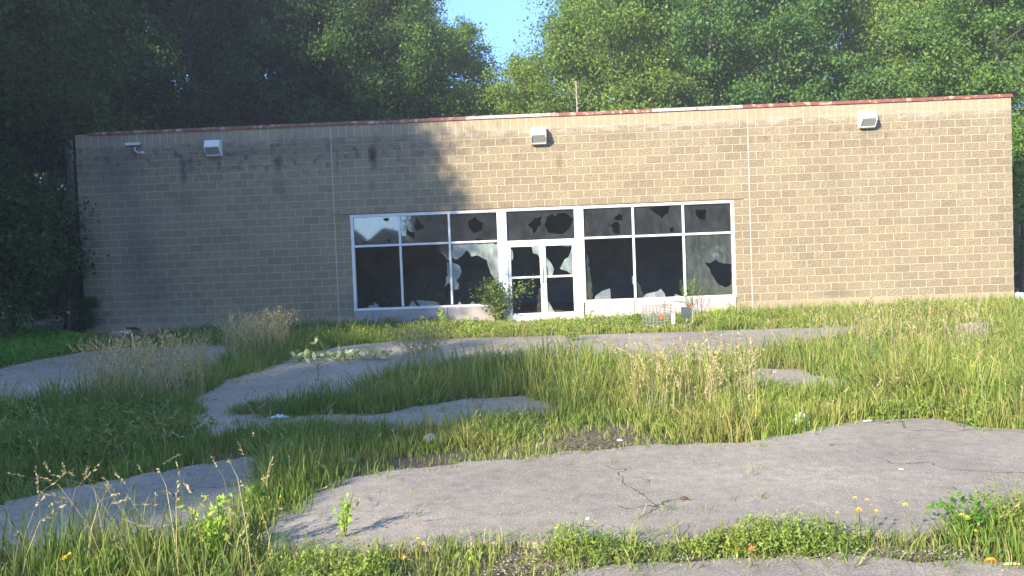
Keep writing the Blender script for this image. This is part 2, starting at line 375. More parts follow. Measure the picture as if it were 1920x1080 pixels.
cR = [(DX1-.03+w, MR[0]-fw), (MR[0]+fw, MR[1]-fw), (MR[1]+fw, OX1-w)]
up = lambda c, zt: rect(c[0]-.01, c[1]+.01, zt+.02, OZ1-w+.01)
lo = lambda c, zt: rect(c[0]-.01, c[1]+.01, OZ0+.05, zt-.02)
pane(winL, up(cL[0], ZT_L), [ZA([(303, 190), (345, 188), (344, 205), (325, 214), (306, 204)]), ZA([(330, 345), (345, 338), (360, 352), (356, 364), (336, 362)]), ZA([(155, 362), (192, 360), (190, 372), (160, 374)])])
pane(winL, up(cL[1], ZT_L), [ZA([(543, 190), (556, 190), (562, 215), (595, 243), (592, 268), (545, 280), (528, 255), (535, 215)]), ZA([(472, 268), (530, 292), (527, 338), (500, 326), (470, 300)]), ZA([(625, 208), (650, 190), (655, 198), (630, 214)])])
pane(winL, up(cL[2], ZT_L), [ZA([(915, 215), (965, 178), (1022, 222), (1018, 275), (985, 290), (958, 300), (925, 262)]), ZA([(965, 338), (1012, 333), (1015, 348), (970, 350)])])
SH = 'glass_shard'
pane(winL, ZA([(175, 856), (205, 818), (233, 822), (240, 793), (262, 812), (300, 856)]), m=M_SHARD, name=SH)
pane(winL, jag(ZA([(700, 388), (786, 384), (786, 500), (762, 485), (735, 452), (706, 432)])), m=M_GLASS, name=SH)
pane(winL, jag(ZA([(760, 515), (796, 512), (796, 655), (745, 688), (768, 600)])), m=M_SHARD, name=SH)
pane(winL, ZA([(478, 842), (510, 786), (520, 790), (562, 842)]), m=M_SHARD, name=SH)
pane(winL, ZA([(538, 781), (600, 785), (692, 796), (736, 842), (585, 842)]), m=M_SHARD, name=SH, y=GY+.012)
pane(winL, jag(ZA([(800, 380), (1145, 370), (1145, 705), (1102, 640), (1072, 560), (1052, 492), (985, 457), (940, 468), (905, 420), (872, 462), (832, 492), (800, 470)])), m=M_CRAZED, label='crazed pane with the lower half broken out')
pane(winL, jag(ZA([(800, 508), (850, 530), (872, 582), (832, 640), (850, 660), (846, 705), (800, 705)])), m=M_SHARD, name=SH)
pane(winL, ZA([(828, 838), (855, 790), (892, 838)]), m=M_SHARD, name=SH)
pane(winL, ZA([(902, 838), (950, 789), (998, 838)]), m=M_SHARD, name=SH, y=GY+.01)
pane(winR, up(cR[0], ZT_R), [ZC([(503, 192), (540, 157), (566, 166), (566, 202), (532, 208)]), ZC([(455, 238), (540, 216), (553, 300), (512, 304), (492, 252)])])
pane(winR, up(cR[1], ZT_R), [ZC([(745, 112), (912, 102), (898, 150), (856, 194), (800, 152)]), ZC([(910, 262), (938, 250), (942, 290), (912, 292)])])
pane(winR, up(cR[2], ZT_R), [ZC([(1095, 127), (1175, 125), (1170, 202), (1130, 200), (1102, 172)])])
pane(winR, ZC([(352, 800), (372, 752), (420, 716), (478, 697), (486, 800)]), m=M_SHARD, name=SH)
pane(winR, jag(ZC([(305, 440), (318, 470), (340, 640), (358, 800), (305, 800)])), m=M_GLASS, name=SH, y=GY+.01)
pane(winR, jag(ZC([(636, 612), (668, 596), (668, 690), (640, 662)])), m=M_SHARD, name=SH)
pane(winR, ZC([(690, 790), (740, 736), (820, 718), (845, 700), (875, 736), (884, 790)]), m=M_SHARD, name=SH)
pane(winR, jag(ZC([(665, 640), (682, 660), (722, 745), (700, 790), (665, 790)])), m=M_GLASS, name=SH, y=GY+.01)
pane(winR, ZC([(920, 790), (950, 738), (1015, 760), (1015, 790)]), m=M_SHARD, name=SH)
M_DUSTY = glass_material('very_dusty_glass', .13, (.30, .36, .33))
pane(winR, lo(cR[2], ZT_R), [ZC([(1165, 508), (1200, 516), (1242, 488), (1298, 516), (1352, 520), (1354, 668), (1318, 690), (1262, 666), (1226, 612), (1202, 560)])], m=M_DUSTY, label='dusty pane with a large hole at its right side')
tr_out = rect(PL1-.01, PR0+.01, ZDH+.04, OZ1-.06)
tz = MB
op = dl
pane(bld, tr_out, [ZC([(-120, 240), (-70, 190), (-12, 170), (-20, 235), (-78, 300), (-84, 262)]), ZC([(18, 182), (60, 158), (80, 178), (105, 152), (160, 152), (214, 196), (198, 232), (150, 296), (84, 302), (30, 296), (2, 240)])], name='transom_pane')
DY = .035
pane(dl, jag(ZA([(1368, 378), (1445, 376), (1445, 492), (1420, 452), (1386, 442)])), m=M_CRAZED, name=SH, y=DY)
pane(dl, jag(ZA([(1215, 392), (1240, 430), (1238, 492), (1215, 500)])), m=M_CRAZED, name=SH, y=DY)
pane(dl, jag(ZA([(1425, 700), (1445, 690), (1445, 880), (1400, 890), (1415, 820)])), m=M_GLASS, name=SH, y=DY)
pane(dr, jag(ZC([(118, 366), (225, 366), (225, 602), (165, 572), (115, 556), (132, 520), (190, 438), (205, 386), (140, 390)])), m=M_CRAZED, name=SH, y=DY)
pane(dr, jag(ZC([(10, 466), (40, 500), (72, 556), (60, 606), (10, 612)])), m=M_CRAZED, name=SH, y=DY)
pane(dr, jag(ZC([(10, 780), (30, 790), (50, 822), (92, 882), (90, 910), (10, 910)])), m=M_CRAZED, name=SH, y=DY)

# ------------------------------------------------------------------ wall packs and camera
def wall_pack(px, py, label):
    p = W(px, py); t = empty('wall_light', (float(p[0]), 0, float(p[2])), label=label, cat='wall light', group='box lights fixed high on the front wall')
    h = .40; w2 = .195
    body = [(0, h), (-.17, h-.02), (-.25, h-.19), (-.235, h-.215), (-.10, .02), (0, 0)]
    MB().prism(body, -w2+.02, w2-.02).build('back_box', M_WHITE, t)
    hood = MB(); hood.prism([(-.0, h+.012), (-.18, h-.008), (-.268, h-.19), (-.262, h-.20), (-.17, h-.032), (0, h-.012)], -w2, w2)
    ck = [(0, h-.012), (-.17, h-.032), (-.262, h-.20), (-.262, h-.24), (-.125, .0), (0, -.01)]
    hood.prism(ck, -w2, -w2+.018); hood.prism(ck, w2-.018, w2); hood.prism([(-.13, .0), (-.12, .03), (0, .0), (0, -.02)], -w2+.018, w2-.018)
    hood.build('housing', M_WHITE, t)
    a, b = Vector((0, -.252, h-.215)), Vector((0, -.118, .03)); n = Vector((0, -(a-b).z, (a-b).y)).normalized()*.01; n = -n if n.y > 0 else n
    l = MB()
    l.prism([(a.y, a.z), (a.y+n.y, a.z+n.z), (b.y+n.y, b.z+n.z), (b.y, b.z)], -w2+.035, w2-.035)
    l.build('lens', M_LENS, t)
    return t
wall_pack(1623, 240, 'white box wall light near the right end of the sunlit wall')
wall_pack(1010, 271, 'white box wall light above the entrance doors')
wall_pack(404, 293, 'white box wall light in the shade beside the security camera')
p = W(268, 286)
cc = empty('security_camera', (float(p[0]), 0, float(p[2])), label='small white security camera on a bent arm near the shaded left corner of the wall', cat='security camera')
arm = [(0, 0, 0), (0, -.06, -.005), (-.03, -.10, -.015), (-.10, -.13, .0), (-.14, -.14, .05), (-.14, -.14, .13)]
MB().tube(arm, .016, n=8).build('arm', M_WHITE, cc, True)
MB().tube([(0, 0, 0), (0, -.015, 0)], .045, n=16).build('wall_plate', M_WHITE, cc)
cb = MB(); cb.box(-.33, .0, -.19, -.10, .15, .225, .012); cb.build('camera_body', M_DARK, cc)
cb = MB(); cb.box(-.37, .02, -.20, -.09, .22, .238, .004); cb.box(-.36, .02, -.199, -.193, .17, .22); cb.build('sun_hood', M_WHITE, cc)
MB().tube([(-.33, -.145, .185), (-.345, -.145, .185)], .028, n=12).build('lens', M_LENS, cc)

# ------------------------------------------------------------------ ground and asphalt
def dirt_material():
    m, nt, bs = mat('packed_dirt'); P = gpos(nt)
    a = noise(nt, P, 1.6, 5, .65); b = noise(nt, P, 45, 4, .7)
    c = ramp(nt, a, [(.3, (.050, .040, .026)), (.5, (.085, .068, .046)), (.72, (.14, .115, .085))])
    c = mix(nt, .7, c, ramp(nt, b, [(.3, (.55, .55, .55)), (.72, (1.5, 1.5, 1.5))]), 'MULTIPLY')
    L(nt, c, bs.inputs['Base Color']); bs.inputs['Roughness'].default_value = 1; bump(nt, bs, b, .9, .02); return m
def asphalt_material():
    m, nt, bs = mat('old_asphalt'); P = gpos(nt)
    a = noise(nt, P, .7, 5, .6); b = noise(nt, P, 75, 5, .85); c0 = noise(nt, P, 9, 6, .75)
    c = ramp(nt, a, [(.3, (.225, .205, .18)), (.55, (.285, .258, .225)), (.75, (.35, .315, .27))])
    c = mix(nt, .75, c, ramp(nt, b, [(.36, (.42, .42, .42)), (.5, (.95, .95, .95)), (.62, (1.8, 1.7, 1.55))]), 'MULTIPLY')
    c = mix(nt, .8, c, ramp(nt, c0, [(.32, (.70, .70, .72)), (.68, (1.28, 1.24, 1.18))]), 'MULTIPLY')
    vo = N(nt, 'ShaderNodeTexVoronoi', _feature='DISTANCE_TO_EDGE', Scale=.7, Randomness=1)
    mp = nt.nodes.new('ShaderNodeVectorMath'); mp.operation = 'ADD'; L(nt, P, mp.inputs[0])
    nn = nt.nodes.new('ShaderNodeTexNoise'); nn.inputs['Scale'].default_value = 1.7; nn.inputs['Detail'].default_value = 5; L(nt, P, nn.inputs['Vector'])
    L(nt, nn.outputs['Color'], mp.inputs[1]); L(nt, mp.outputs[0], vo.inputs['Vector'])
    ck = math_(nt, 'LESS_THAN', vo.outputs['Distance'], .0055); ck = math_(nt, 'MULTIPLY', ck, math_(nt, 'GREATER_THAN', noise(nt, P, .5, 2), .57))
    c = mix(nt, math_(nt, 'MULTIPLY', ck, .75), c, (.03, .027, .022))
    dst = math_(nt, 'MULTIPLY', math_(nt, 'SUBTRACT', noise(nt, P, 1.9, 7, .7), .52), 5, True)
    c = mix(nt, math_(nt, 'MULTIPLY', dst, .4), c, (.33, .285, .225))
    L(nt, c, bs.inputs['Base Color']); bs.inputs['Roughness'].default_value = .92; bs.inputs['Specular IOR Level'].default_value = .3
    bump(nt, bs, math_(nt, 'SUBTRACT', b, ck), .8, .006); return m
M_DIRT, M_ASP = dirt_material(), asphalt_material()
xs_ = np.concatenate([np.linspace(-300, -12, 12), np.linspace(-10, 36, 120), np.linspace(40, 320, 12)])
ys_ = np.concatenate([np.linspace(-300, -26, 12), np.linspace(-24, 16, 110), np.linspace(20, 400, 14)])
gx, gy = np.meshgrid(xs_, ys_); gz = np.zeros_like(gx)-.012
ins = (gy < -.6) & (gy > -22) & (gx > -4) & (gx < 30)
gz = gz+np.where(ins, .012*snoise(gx, gy, 2.2, 3), 0)-.01
hill = np.clip((gy-22)/60, 0, 1)*6; gz = gz+hill
V = np.stack([gx, gy, gz], -1).reshape(-1, 3); nx = len(xs_); ny = len(ys_)
ii, jj = np.meshgrid(np.arange(nx-1), np.arange(ny-1)); b0 = (jj*nx+ii).ravel()
ground = link('ground', np_mesh('ground', V, np.stack([b0, b0+1, b0+nx+1, b0+nx], 1)), M_DIRT, smooth=True); ground['kind'] = 'structure'

AP = {
 'near': [(1010, 1110), (1060, 1082), (1120, 1066), (1250, 1058), (1400, 1050), (1600, 1047), (1920, 1056), (2100, 1060), (2300, 1500), (900, 1500)],
 'main': [(500, 1018), (525, 975), (570, 932), (640, 902), (760, 882), (900, 866), (1050, 852), (1160, 843), (1240, 837), (1330, 836), (1400, 830), (1500, 810), (1600, 792), (1680, 784), (1780, 790), (1850, 806), (2080, 818), (2080, 960), (1900, 975), (1850, 985), (1700, 998), (1500, 1006), (1400, 1012), (1200, 1016), (1000, 1014), (900, 1022), (780, 1030), (650, 1035), (560, 1038), (505, 1030)],
 'left': [(-200, 985), (-40, 962), (0, 952), (100, 925), (200, 902), (300, 887), (400, 870), (495, 855), (508, 875), (490, 920), (470, 960), (440, 988), (300, 1022), (100, 1040), (-200, 1060)],
 'upper_left': [(-200, 720), (-60, 703), (0, 692), (60, 678), (150, 662), (250, 652), (430, 648), (445, 665), (400, 695), (370, 715), (230, 750), (60, 768), (-200, 785)],
 'middle': [(335, 808), (368, 775), (362, 750), (420, 716), (500, 692), (560, 668), (640, 650), (740, 641), (900, 634), (1060, 630), (1200, 626), (1400, 619), (1600, 614), (1632, 624), (1500, 650), (1400, 668), (1250, 676), (1100, 676), (900, 680), (780, 695), (740, 708), (650, 738), (560, 750), (450, 764), (440, 778), (540, 782), (700, 778), (790, 764), (880, 748), (990, 744), (1052, 766), (1042, 776), (960, 788), (850, 800), (760, 808), (640, 802), (520, 802), (440, 818), (392, 834), (350, 822)],
 'patch': [(1395, 700), (1440, 693), (1500, 694), (1545, 710), (1598, 714), (1604, 736), (1545, 742), (1490, 726), (1410, 720)],
 'far': [(1782, 607), (1865, 604), (1856, 630), (1792, 632)],
 'corner': [(1868, 577), (1990, 570), (1990, 584), (1872, 586)],
}
ASPW = []
def rough_poly(poly, amp, step):
    out = []
    for i, (x, y) in enumerate(poly):
        x2, y2 = poly[(i+1) % len(poly)]; d = math.hypot(x2-x, y2-y); n = max(1, int(d/step))
        for k in range(n):
            t = k/n; xx, yy = x+(x2-x)*t, y+(y2-y)*t
            a = amp*min(1, d*2); xx += a*float(snoise(xx, yy, 5, 11)+.9*snoise(xx, yy, 17, 13)); yy += a*float(snoise(xx, yy, 5, 12)+.9*snoise(xx, yy, 17, 14)); out.append((xx, yy))
    return out
for k, pl in AP.items():
    wp = [tuple(G(x, y)[:2]) for x, y in pl]; wp = rough_poly(wp, .07, .06)
    ASPW.append(wp)
    o = slab([wp], lambda x, y: Vector((x, y, .012)), (0, 0, -.06)).build('asphalt_paving', M_ASP); o['kind'] = 'structure'
# concrete step and apron strip at the entrance
M_CONC = simple('weathered_concrete', (.30, .28, .25), .95, 0, .2, 6, .004)
o = MB().box(OX0+.1, WX+.4, -1.25, -.02, -.15, -.002, .01).build('pavement', M_CONC); o['kind'] = 'structure'

# ------------------------------------------------------------------ foliage materials
def leaf_mat(name, cols, trans=.3, rough=.5, objvar=.0, straw=0):
    m, nt, bs = mat(name); out = [n for n in nt.nodes if n.type == 'OUTPUT_MATERIAL'][0]
    g = nt.nodes.new('ShaderNodeNewGeometry'); r = g.outputs['Random Per Island']
    c = ramp(nt, r, [(i/(len(cols)-1), k) for i, k in enumerate(cols)])
    big = noise(nt, g.outputs['Position'], .55, 3, .6)
    c = mix(nt, .8, c, ramp(nt, big, [(.32, (.72, .80, .80)), (.68, (1.25, 1.15, 1.0))]), 'MULTIPLY')
    if straw:
        sn = math_(nt, 'MULTIPLY', math_(nt, 'SUBTRACT', noise(nt, g.outputs['Position'], 1.7, 4, .6), .47), 6*straw, True)
        c = mix(nt, sn, c, (.27, .25, .09))
    if objvar:
        oi = nt.nodes.new('ShaderNodeObjectInfo')
        c = mix(nt, objvar, c, ramp(nt, oi.outputs['Random'], [(0, (.75, .9, .95)), (.5, (1, 1, 1)), (1, (1.35, 1.15, .75))]), 'MULTIPLY')
    L(nt, c, bs.inputs['Base Color']); bs.inputs['Roughness'].default_value = rough; bs.inputs['Specular IOR Level'].default_value = .16
    t = nt.nodes.new('ShaderNodeBsdfTranslucent'); L(nt, mix(nt, 1.0, c, (1.25, 1.3, .55), 'MULTIPLY'), t.inputs[0])
    s = nt.nodes.new('ShaderNodeMixShader'); s.inputs[0].default_value = trans
    L(nt, bs.outputs[0], s.inputs[1]); L(nt, t.outputs[0], s.inputs[2]); L(nt, s.outputs[0], out.inputs[0]); return m
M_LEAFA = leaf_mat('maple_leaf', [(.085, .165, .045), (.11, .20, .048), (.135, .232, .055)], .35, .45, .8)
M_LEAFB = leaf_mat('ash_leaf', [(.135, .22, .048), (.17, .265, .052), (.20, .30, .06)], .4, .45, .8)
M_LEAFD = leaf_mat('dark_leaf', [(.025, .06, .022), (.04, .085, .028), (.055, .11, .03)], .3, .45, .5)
M_BARK = simple('grey_brown_bark', (.055, .047, .038), .95, 0, .5, 12, .02)
M_PALE = simple('pale_bark', (.40, .37, .32), .9, 0, .45, 9, .01)
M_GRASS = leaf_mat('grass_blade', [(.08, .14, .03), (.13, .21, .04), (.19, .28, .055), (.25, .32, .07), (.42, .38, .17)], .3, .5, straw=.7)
M_GRASSD = leaf_mat('lush_shade_toned_grass_blade', [(.075, .145, .035), (.11, .19, .045), (.155, .24, .06), (.22, .28, .08)], .3, .5, straw=.5)  # lush grass copy, greens darkened for the shaded left side
M_DRY = leaf_mat('dry_seed_stalk', [(.28, .24, .14), (.38, .32, .20), (.50, .43, .29)], .3, .6)
M_WEED = leaf_mat('weed_leaf', [(.14, .20, .045), (.21, .29, .06), (.30, .36, .09)], .3, .5)
M_BRIGHT = leaf_mat('bright_weed_leaf', [(.20, .34, .05), (.28, .42, .07), (.34, .48, .10)], .35, .5)
M_COVER = leaf_mat('ground_cover_leaf', [(.08, .20, .03), (.12, .27, .035), (.17, .33, .05)], .35, .5)

def leaf_quads(Cn, size, up=.5, seed=0, aspect=.6):
    r = np.random.default_rng(seed); n = len(Cn)
    d = r.normal(size=(n, 3)); d[:, 2] -= .15; d /= np.linalg.norm(d, axis=1)[:, None]
    nr = r.normal(size=(n, 3)); nr[:, 2] += up*2; nr -= (nr*d).sum(1)[:, None]*d; nr /= np.linalg.norm(nr, axis=1)[:, None]+1e-9
    s = np.cross(nr, d); sz = (size*r.uniform(.6, 1.35, n))[:, None]
    a = Cn-d*sz*.5; b = Cn+s*sz*aspect*.5-nr*sz*.08+d*sz*.05; c = Cn+d*sz*.5-nr*sz*.12; e = Cn-s*sz*aspect*.5-nr*sz*.08+d*sz*.05
    V = np.stack([a, b, c, e], 1).reshape(-1, 3); F = np.arange(n*4).reshape(-1, 4); return V, F
def tube_np(pts, r0, r1, n=7):
    pts = np.asarray(pts, float); k = len(pts); V = []
    t = np.gradient(pts, axis=0); t /= np.linalg.norm(t, axis=1)[:, None]
    a = np.cross(t, [0.31, .17, .93] if abs(t[0][2]) < .9 else [1, 0, 0]); a /= np.linalg.norm(a, axis=1)[:, None]; b = np.cross(t, a)
    ang = np.arange(n)/n*2*math.pi; rr = np.linspace(r0, r1, k)
    V = (pts[:, None, :]+(a[:, None, :]*np.cos(ang)[None, :, None]+b[:, None, :]*np.sin(ang)[None, :, None])*rr[:, None, None]).reshape(-1, 3)
    i, j = np.meshgrid(np.arange(k-1), np.arange(n), indexing='ij'); i = i.ravel(); j = j.ravel(); j2 = (j+1) % n
    return V, np.stack([i*n+j, i*n+j2, (i+1)*n+j2, (i+1)*n+j], 1)
def merge(parts):
    Vs, Fs, o = [], [], 0
    for v, f in parts: Vs.append(v); Fs.append(f+o); o += len(v)
    return np.concatenate(Vs), np.concatenate(Fs)
def tree_meshes(seed, H, cz0, rad, nleaf, lsize, lean=.03, r0=.2, droop=0., nl=22):
    r = np.random.default_rng(seed); parts = []
    tz_ = np.linspace(0, H*.93, 10); ph = r.uniform(0, 6.28)
    tx = lean*tz_*math.cos(ph)+.12*np.sin(tz_*.5+ph); ty = lean*tz_*math.sin(ph)+.12*np.sin(tz_*.4+ph*2)
    trunk = np.stack([tx-tx[0], ty-ty[0], tz_], 1); parts.append(tube_np(trunk, r0, .03, 9))
    cl = []
    for k in range(nl):
        f = (k+.5)/nl; z0 = cz0*.8+(H*.9-cz0*.8)*f; base = np.array([np.interp(z0, tz_, trunk[:, 0]), np.interp(z0, tz_, trunk[:, 1]), z0])
        env = rad*math.sqrt(max(.06, 1-((z0+rad*.35-(cz0+H)/2)/((H-cz0)/2+.6))**2))*r.uniform(.75, 1.12)
        a = k*2.4+r.uniform(-.4, .4); e = R(r.uniform(10, 38)+25*f); dv = np.array([math.cos(a)*math.cos(e), math.sin(a)*math.cos(e), math.sin(e)])
        t = np.linspace(0, 1, 6)[:, None]; pts = base+dv*env*t+np.array([0, 0, -droop*env])*t**2+r.normal(size=(6, 3))*.05*t*env*.4
        parts.append(tube_np(pts, r0*.38*(1-.5*f), .012, 5))
        for q in range(5):
            tt = r.uniform(.35, 1); p0 = base+dv*env*tt; d2 = dv+r.normal(size=3)*.75; d2 /= np.linalg.norm(d2); ln = env*r.uniform(.2, .42)
            sub = p0+d2*ln*np.linspace(0, 1, 4)[:, None]; parts.append(tube_np(sub, .022, .006, 4))
            for w_ in np.linspace(.25, 1.1, 4): cl.append(p0+d2*ln*w_+r.normal(size=3)*.18)
        for w_ in np.linspace(.5, 1.05, 4): cl.append(base+dv*env*w_+r.normal(size=3)*.2)
    top = trunk[-1]
    for q in range(16): cl.append(top+r.normal(size=3)*np.array([.6, .6, .5])*rad/3.6+np.array([0, 0, .2]))
    cl = np.array(cl); per = nleaf//len(cl); cs = r.uniform(.22, .52, len(cl))
    C0 = np.repeat(cl, per, 0)+r.normal(size=(len(cl)*per, 3))*np.repeat(cs, per)[:, None]*np.array([1, 1, .55])
    V, F = leaf_quads(C0, lsize, .6, seed+7)
    Vt, Ft = merge(parts); return np_mesh('trunk', Vt, Ft), np_mesh('crown', V, F)
KINDS = {}
def kind(name, m, bark, **kw):
    a, b = tree_meshes(**kw); a.materials.append(bark); b.materials.append(m)
    a.polygons.foreach_set('use_smooth', [True]*len(a.polygons)); KINDS[name] = (a, b)
kind('maple', M_LEAFA, M_BARK, seed=1, H=16, cz0=5, rad=4.3, nleaf=62000, lsize=.155)
kind('oak', M_LEAFA, M_BARK, seed=2, H=15, cz0=3.5, rad=5.0, nleaf=68000, lsize=.15, lean=.05)
kind('ash', M_LEAFB, M_BARK, seed=3, H=15, cz0=4, rad=4.2, nleaf=60000, lsize=.14)
kind('locust', M_LEAFB, M_BARK, seed=4, H=14, cz0=4, rad=3.7, nleaf=46000, lsize=.13, lean=.06, r0=.14)
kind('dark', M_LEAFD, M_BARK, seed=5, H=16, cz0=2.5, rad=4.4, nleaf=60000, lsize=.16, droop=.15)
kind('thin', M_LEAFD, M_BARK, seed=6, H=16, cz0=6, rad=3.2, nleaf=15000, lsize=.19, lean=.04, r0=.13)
kind('bush', M_LEAFD, M_BARK, seed=8, H=4.2, cz0=.4, rad=2.0, nleaf=16000, lsize=.14, r0=.06, droop=.1, nl=14)
kind('bushy', M_LEAFB, M_BARK, seed=9, H=5, cz0=.5, rad=2.3, nleaf=18000, lsize=.14, r0=.06, nl=14)
def tree(k, x, y, s=1, rz=None, label=None, group=None, z=0, name='tree', cat='tree', sz=1):
    a, b = KINDS[k]; t = empty(name, (x, y, z), random.uniform(0, 6.28) if rz is None else rz); t.scale = (s, s, s*sz)
    for n, me in (('trunk', a), ('crown', b)):
        o = bpy.data.objects.new(n, me); C.objects.link(o); o.parent = t
    tag(t, label, cat, group); return t
WOOD = 'trees of the wood behind the building'
TL = [  # kind, px position along the roof line, y, scale, vertical, label
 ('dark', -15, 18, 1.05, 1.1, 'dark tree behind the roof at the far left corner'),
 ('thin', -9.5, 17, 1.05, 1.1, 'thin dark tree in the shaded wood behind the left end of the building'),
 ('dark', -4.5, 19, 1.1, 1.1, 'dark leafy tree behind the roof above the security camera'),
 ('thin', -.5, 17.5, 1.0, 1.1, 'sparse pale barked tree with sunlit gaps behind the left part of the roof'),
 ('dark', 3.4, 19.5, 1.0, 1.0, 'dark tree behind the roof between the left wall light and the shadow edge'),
 ('maple', 5.4, 19, .95, 1.02, 'broad blue green tree standing left of the patch of open sky'),
 ('locust', 9.8, 21.5, .79, .88, 'low rounded tree top filling the bottom of the sky gap'),
 ('ash', 12.8, 20, .84, .95, 'pale green tree just right of the patch of open sky'),
 ('ash', 16.4, 18.5, 1.05, 1.05, 'tall light green tree above the right storefront window'),
 ('maple', 21.0, 18.5, 1.05, 1.1, 'leafy mid green tree rising behind the right control joint of the wall'),
 ('oak', 26.0, 18, 1.0, 1.1, 'wide bright green tree behind the right wall light'),
 ('ash', 31.0, 18, 1.0, 1.1, 'yellow green tree behind the right corner of the roof'),
 ('locust', 36.0, 17, 1.0, 1.1, 'light green tree at the far right edge of the picture'),
]
for k, x, y, s, sz, lb in TL: tree(k, x, y, s, label=lb, group=WOOD, sz=sz)
BACK = 'second rows of the wood'
for row, (y, xs2) in enumerate(((27, [-20, -14, -8.5, -3, 0, 16.5, 21, 24, 29, 34.5, 40]), (36, [-26, -19, -12, -5, -1.5, 2.0, 20.5, 23, 29, 36, 43]))):
    for i, x in enumerate(xs2):
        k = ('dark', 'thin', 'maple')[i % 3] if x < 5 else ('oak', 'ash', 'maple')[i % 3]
        s = (1.12 if x not in (0, 16.5, 2.0) else 1.0)
        tree(k, x+random.uniform(-1, 1), y+random.uniform(-2, 2), s*(1+.12*row), label=('dim tree deep in the shaded wood left of the sky gap' if x < 8 else 'sunlit tree deep in the wood right of the sky gap'), group=BACK+(' left of the sky gap' if x < 8 else ' right of the sky gap'), z=2*row, sz=1.05)
for k_, x, y_, lb in (('dark', -2.2, 23.5, 'dark filler tree behind the security camera side of the roof'), ('dark', 4.0, 24.0, 'dark filler tree behind the roof halfway to the open sky'), ('maple', 7.0, 25.0, 'leafy filler tree just left of the open sky'), ('dark', 1.2, 22.5, 'dark filler tree behind the left control joint of the wall')):
    tree(k_, x, y_, .95 if x > 3.5 else 1.1, label=lb, group='filler trees left of the open sky')
for x, lb in ((8.0, 'low bushy tree under the left half of the sky gap'), (11.5, 'low bushy tree under the right half of the sky gap')):
    tree('bushy', x, 27, 1.5, label=lb, group='low bushy trees under the sky gap', z=1, sz=1.35)
# left side of the lot
tree('dark', -3.1, -1.4, .9, 1.0, 'large dark tree overhanging the left corner of the wall', name='tree')
tree('thin', -3.7, 6.5, 1.0, .4, 'pale barked slim tree beside the left corner of the wall')
tree('dark', -9.5, 6.5, 1.05, 3.0, 'dark tree at the left edge of the picture behind the corner tree')
tree('dark', -8.5, 13, 1.1, 2.2, 'dark tree along the side of the building, deep left')
tree('maple', -14, 12, 1.1, 2.2, 'broad shaded tree farthest left beside the building')
for i, (x, y, s, lb) in enumerate([(-1.0, -1.4, .78, 'dark shrub pressed against the left end of the block wall'), (-3.6, 1.2, .95, 'dark shrub under the corner tree at the left edge'), (-5.5, 3.0, 1.1, 'dark shrub deep in the shade left of the building'), (-2.6, 3.5, .9, 'dark shrub beside the left side wall')]):
    tree('bush', x, y, s, label=lb, group='shrubs at the left end of the wall', name='shrub', cat='shrub')
tree('bush', .15, .05, .22, .5, 'small dark seedling growing at the foot of the left wall corner', name='shrub', cat='shrub')
tree('oak', 28.5, 7, .8, .7, 'green tree standing beyond the right end of the wall')
tree('bushy', 26.5, 3.5, .9, .7, 'bushy shrub at the right end of the wall', name='shrub', cat='shrub')
# trees left of and behind the viewer that shade the lot
SHADE = [('dark', -7.7, -14.8, .92, 1.2), ('maple', -8.2, -13.0, 1.1, 1.05), ('oak', -7.1, -14.2, 1.05, 1.1), ('dark', -8.3, -17.5, 1.0, 1.12), ('oak', -13.0, -7, 1.2, 1.1), ('maple', -11.5, -16, 1.15, 1.15), ('dark', -9.0, -8.5, 1.0, 1.0), ('oak', -18, -3.5, 1.3, 1.25), ('maple', -17, 5, 1.4, 1.3), ('oak', -23, -8, 1.4, 1.3), ('maple', -24, 2, 1.4, 1.35),
         ('maple', -14.0, -5.5, 1.3, 1.15), ('dark', -12.5, -23, 1.0, 1.05), ('dark', -20, -22, 1.2, 1.0), ('oak', -14.5, -32, .98, 1.02), ('maple', -11.7, -36, .95, 1.0), ('maple', -17, -33, 1, 1), ('dark', -14.8, -42, 1.08, 1.1), ('oak', -18.5, -39, 1.1, 1.1), ('dark', -24, -14, 1.3, 1.1), ('maple', -9.4, -33.5, .78, 1.22)]
for i, (k, x, y, s, sz) in enumerate(SHADE):
    tree(k, x, y, s, i*1.7, 'tree outside the left edge of the picture that shades the lot', 'trees outside the left edge of the picture', sz=sz)
for i, (k, x, y, s) in enumerate([('dark', 5.5, -58, .8), ('dark', 10.5, -57, 1.0), ('dark', 17.5, -56, 1.0), ('dark', 24.5, -58, 1.0), ('dark', 31, -56, 1.0), ('oak', 14, -55, 1.0), ('maple', 21, -52, 1.0), ('ash', 28, -56, 1.0), ('oak', 7, -64, .9), ('maple', 35, -50, 1.0)]):
    tree(k, x, y, s, i*1.1, 'tree across the road behind the viewer, reflected in the windows', 'trees across the road')
for i in range(11):
    tree('bush', 5.0+3.1*i, -49+(i % 3)*1.2, 1.9, i*2.1, label='large shrub in the hedge across the road behind the viewer', group='hedge shrubs across the road', name='shrub', cat='shrub', sz=1.15)
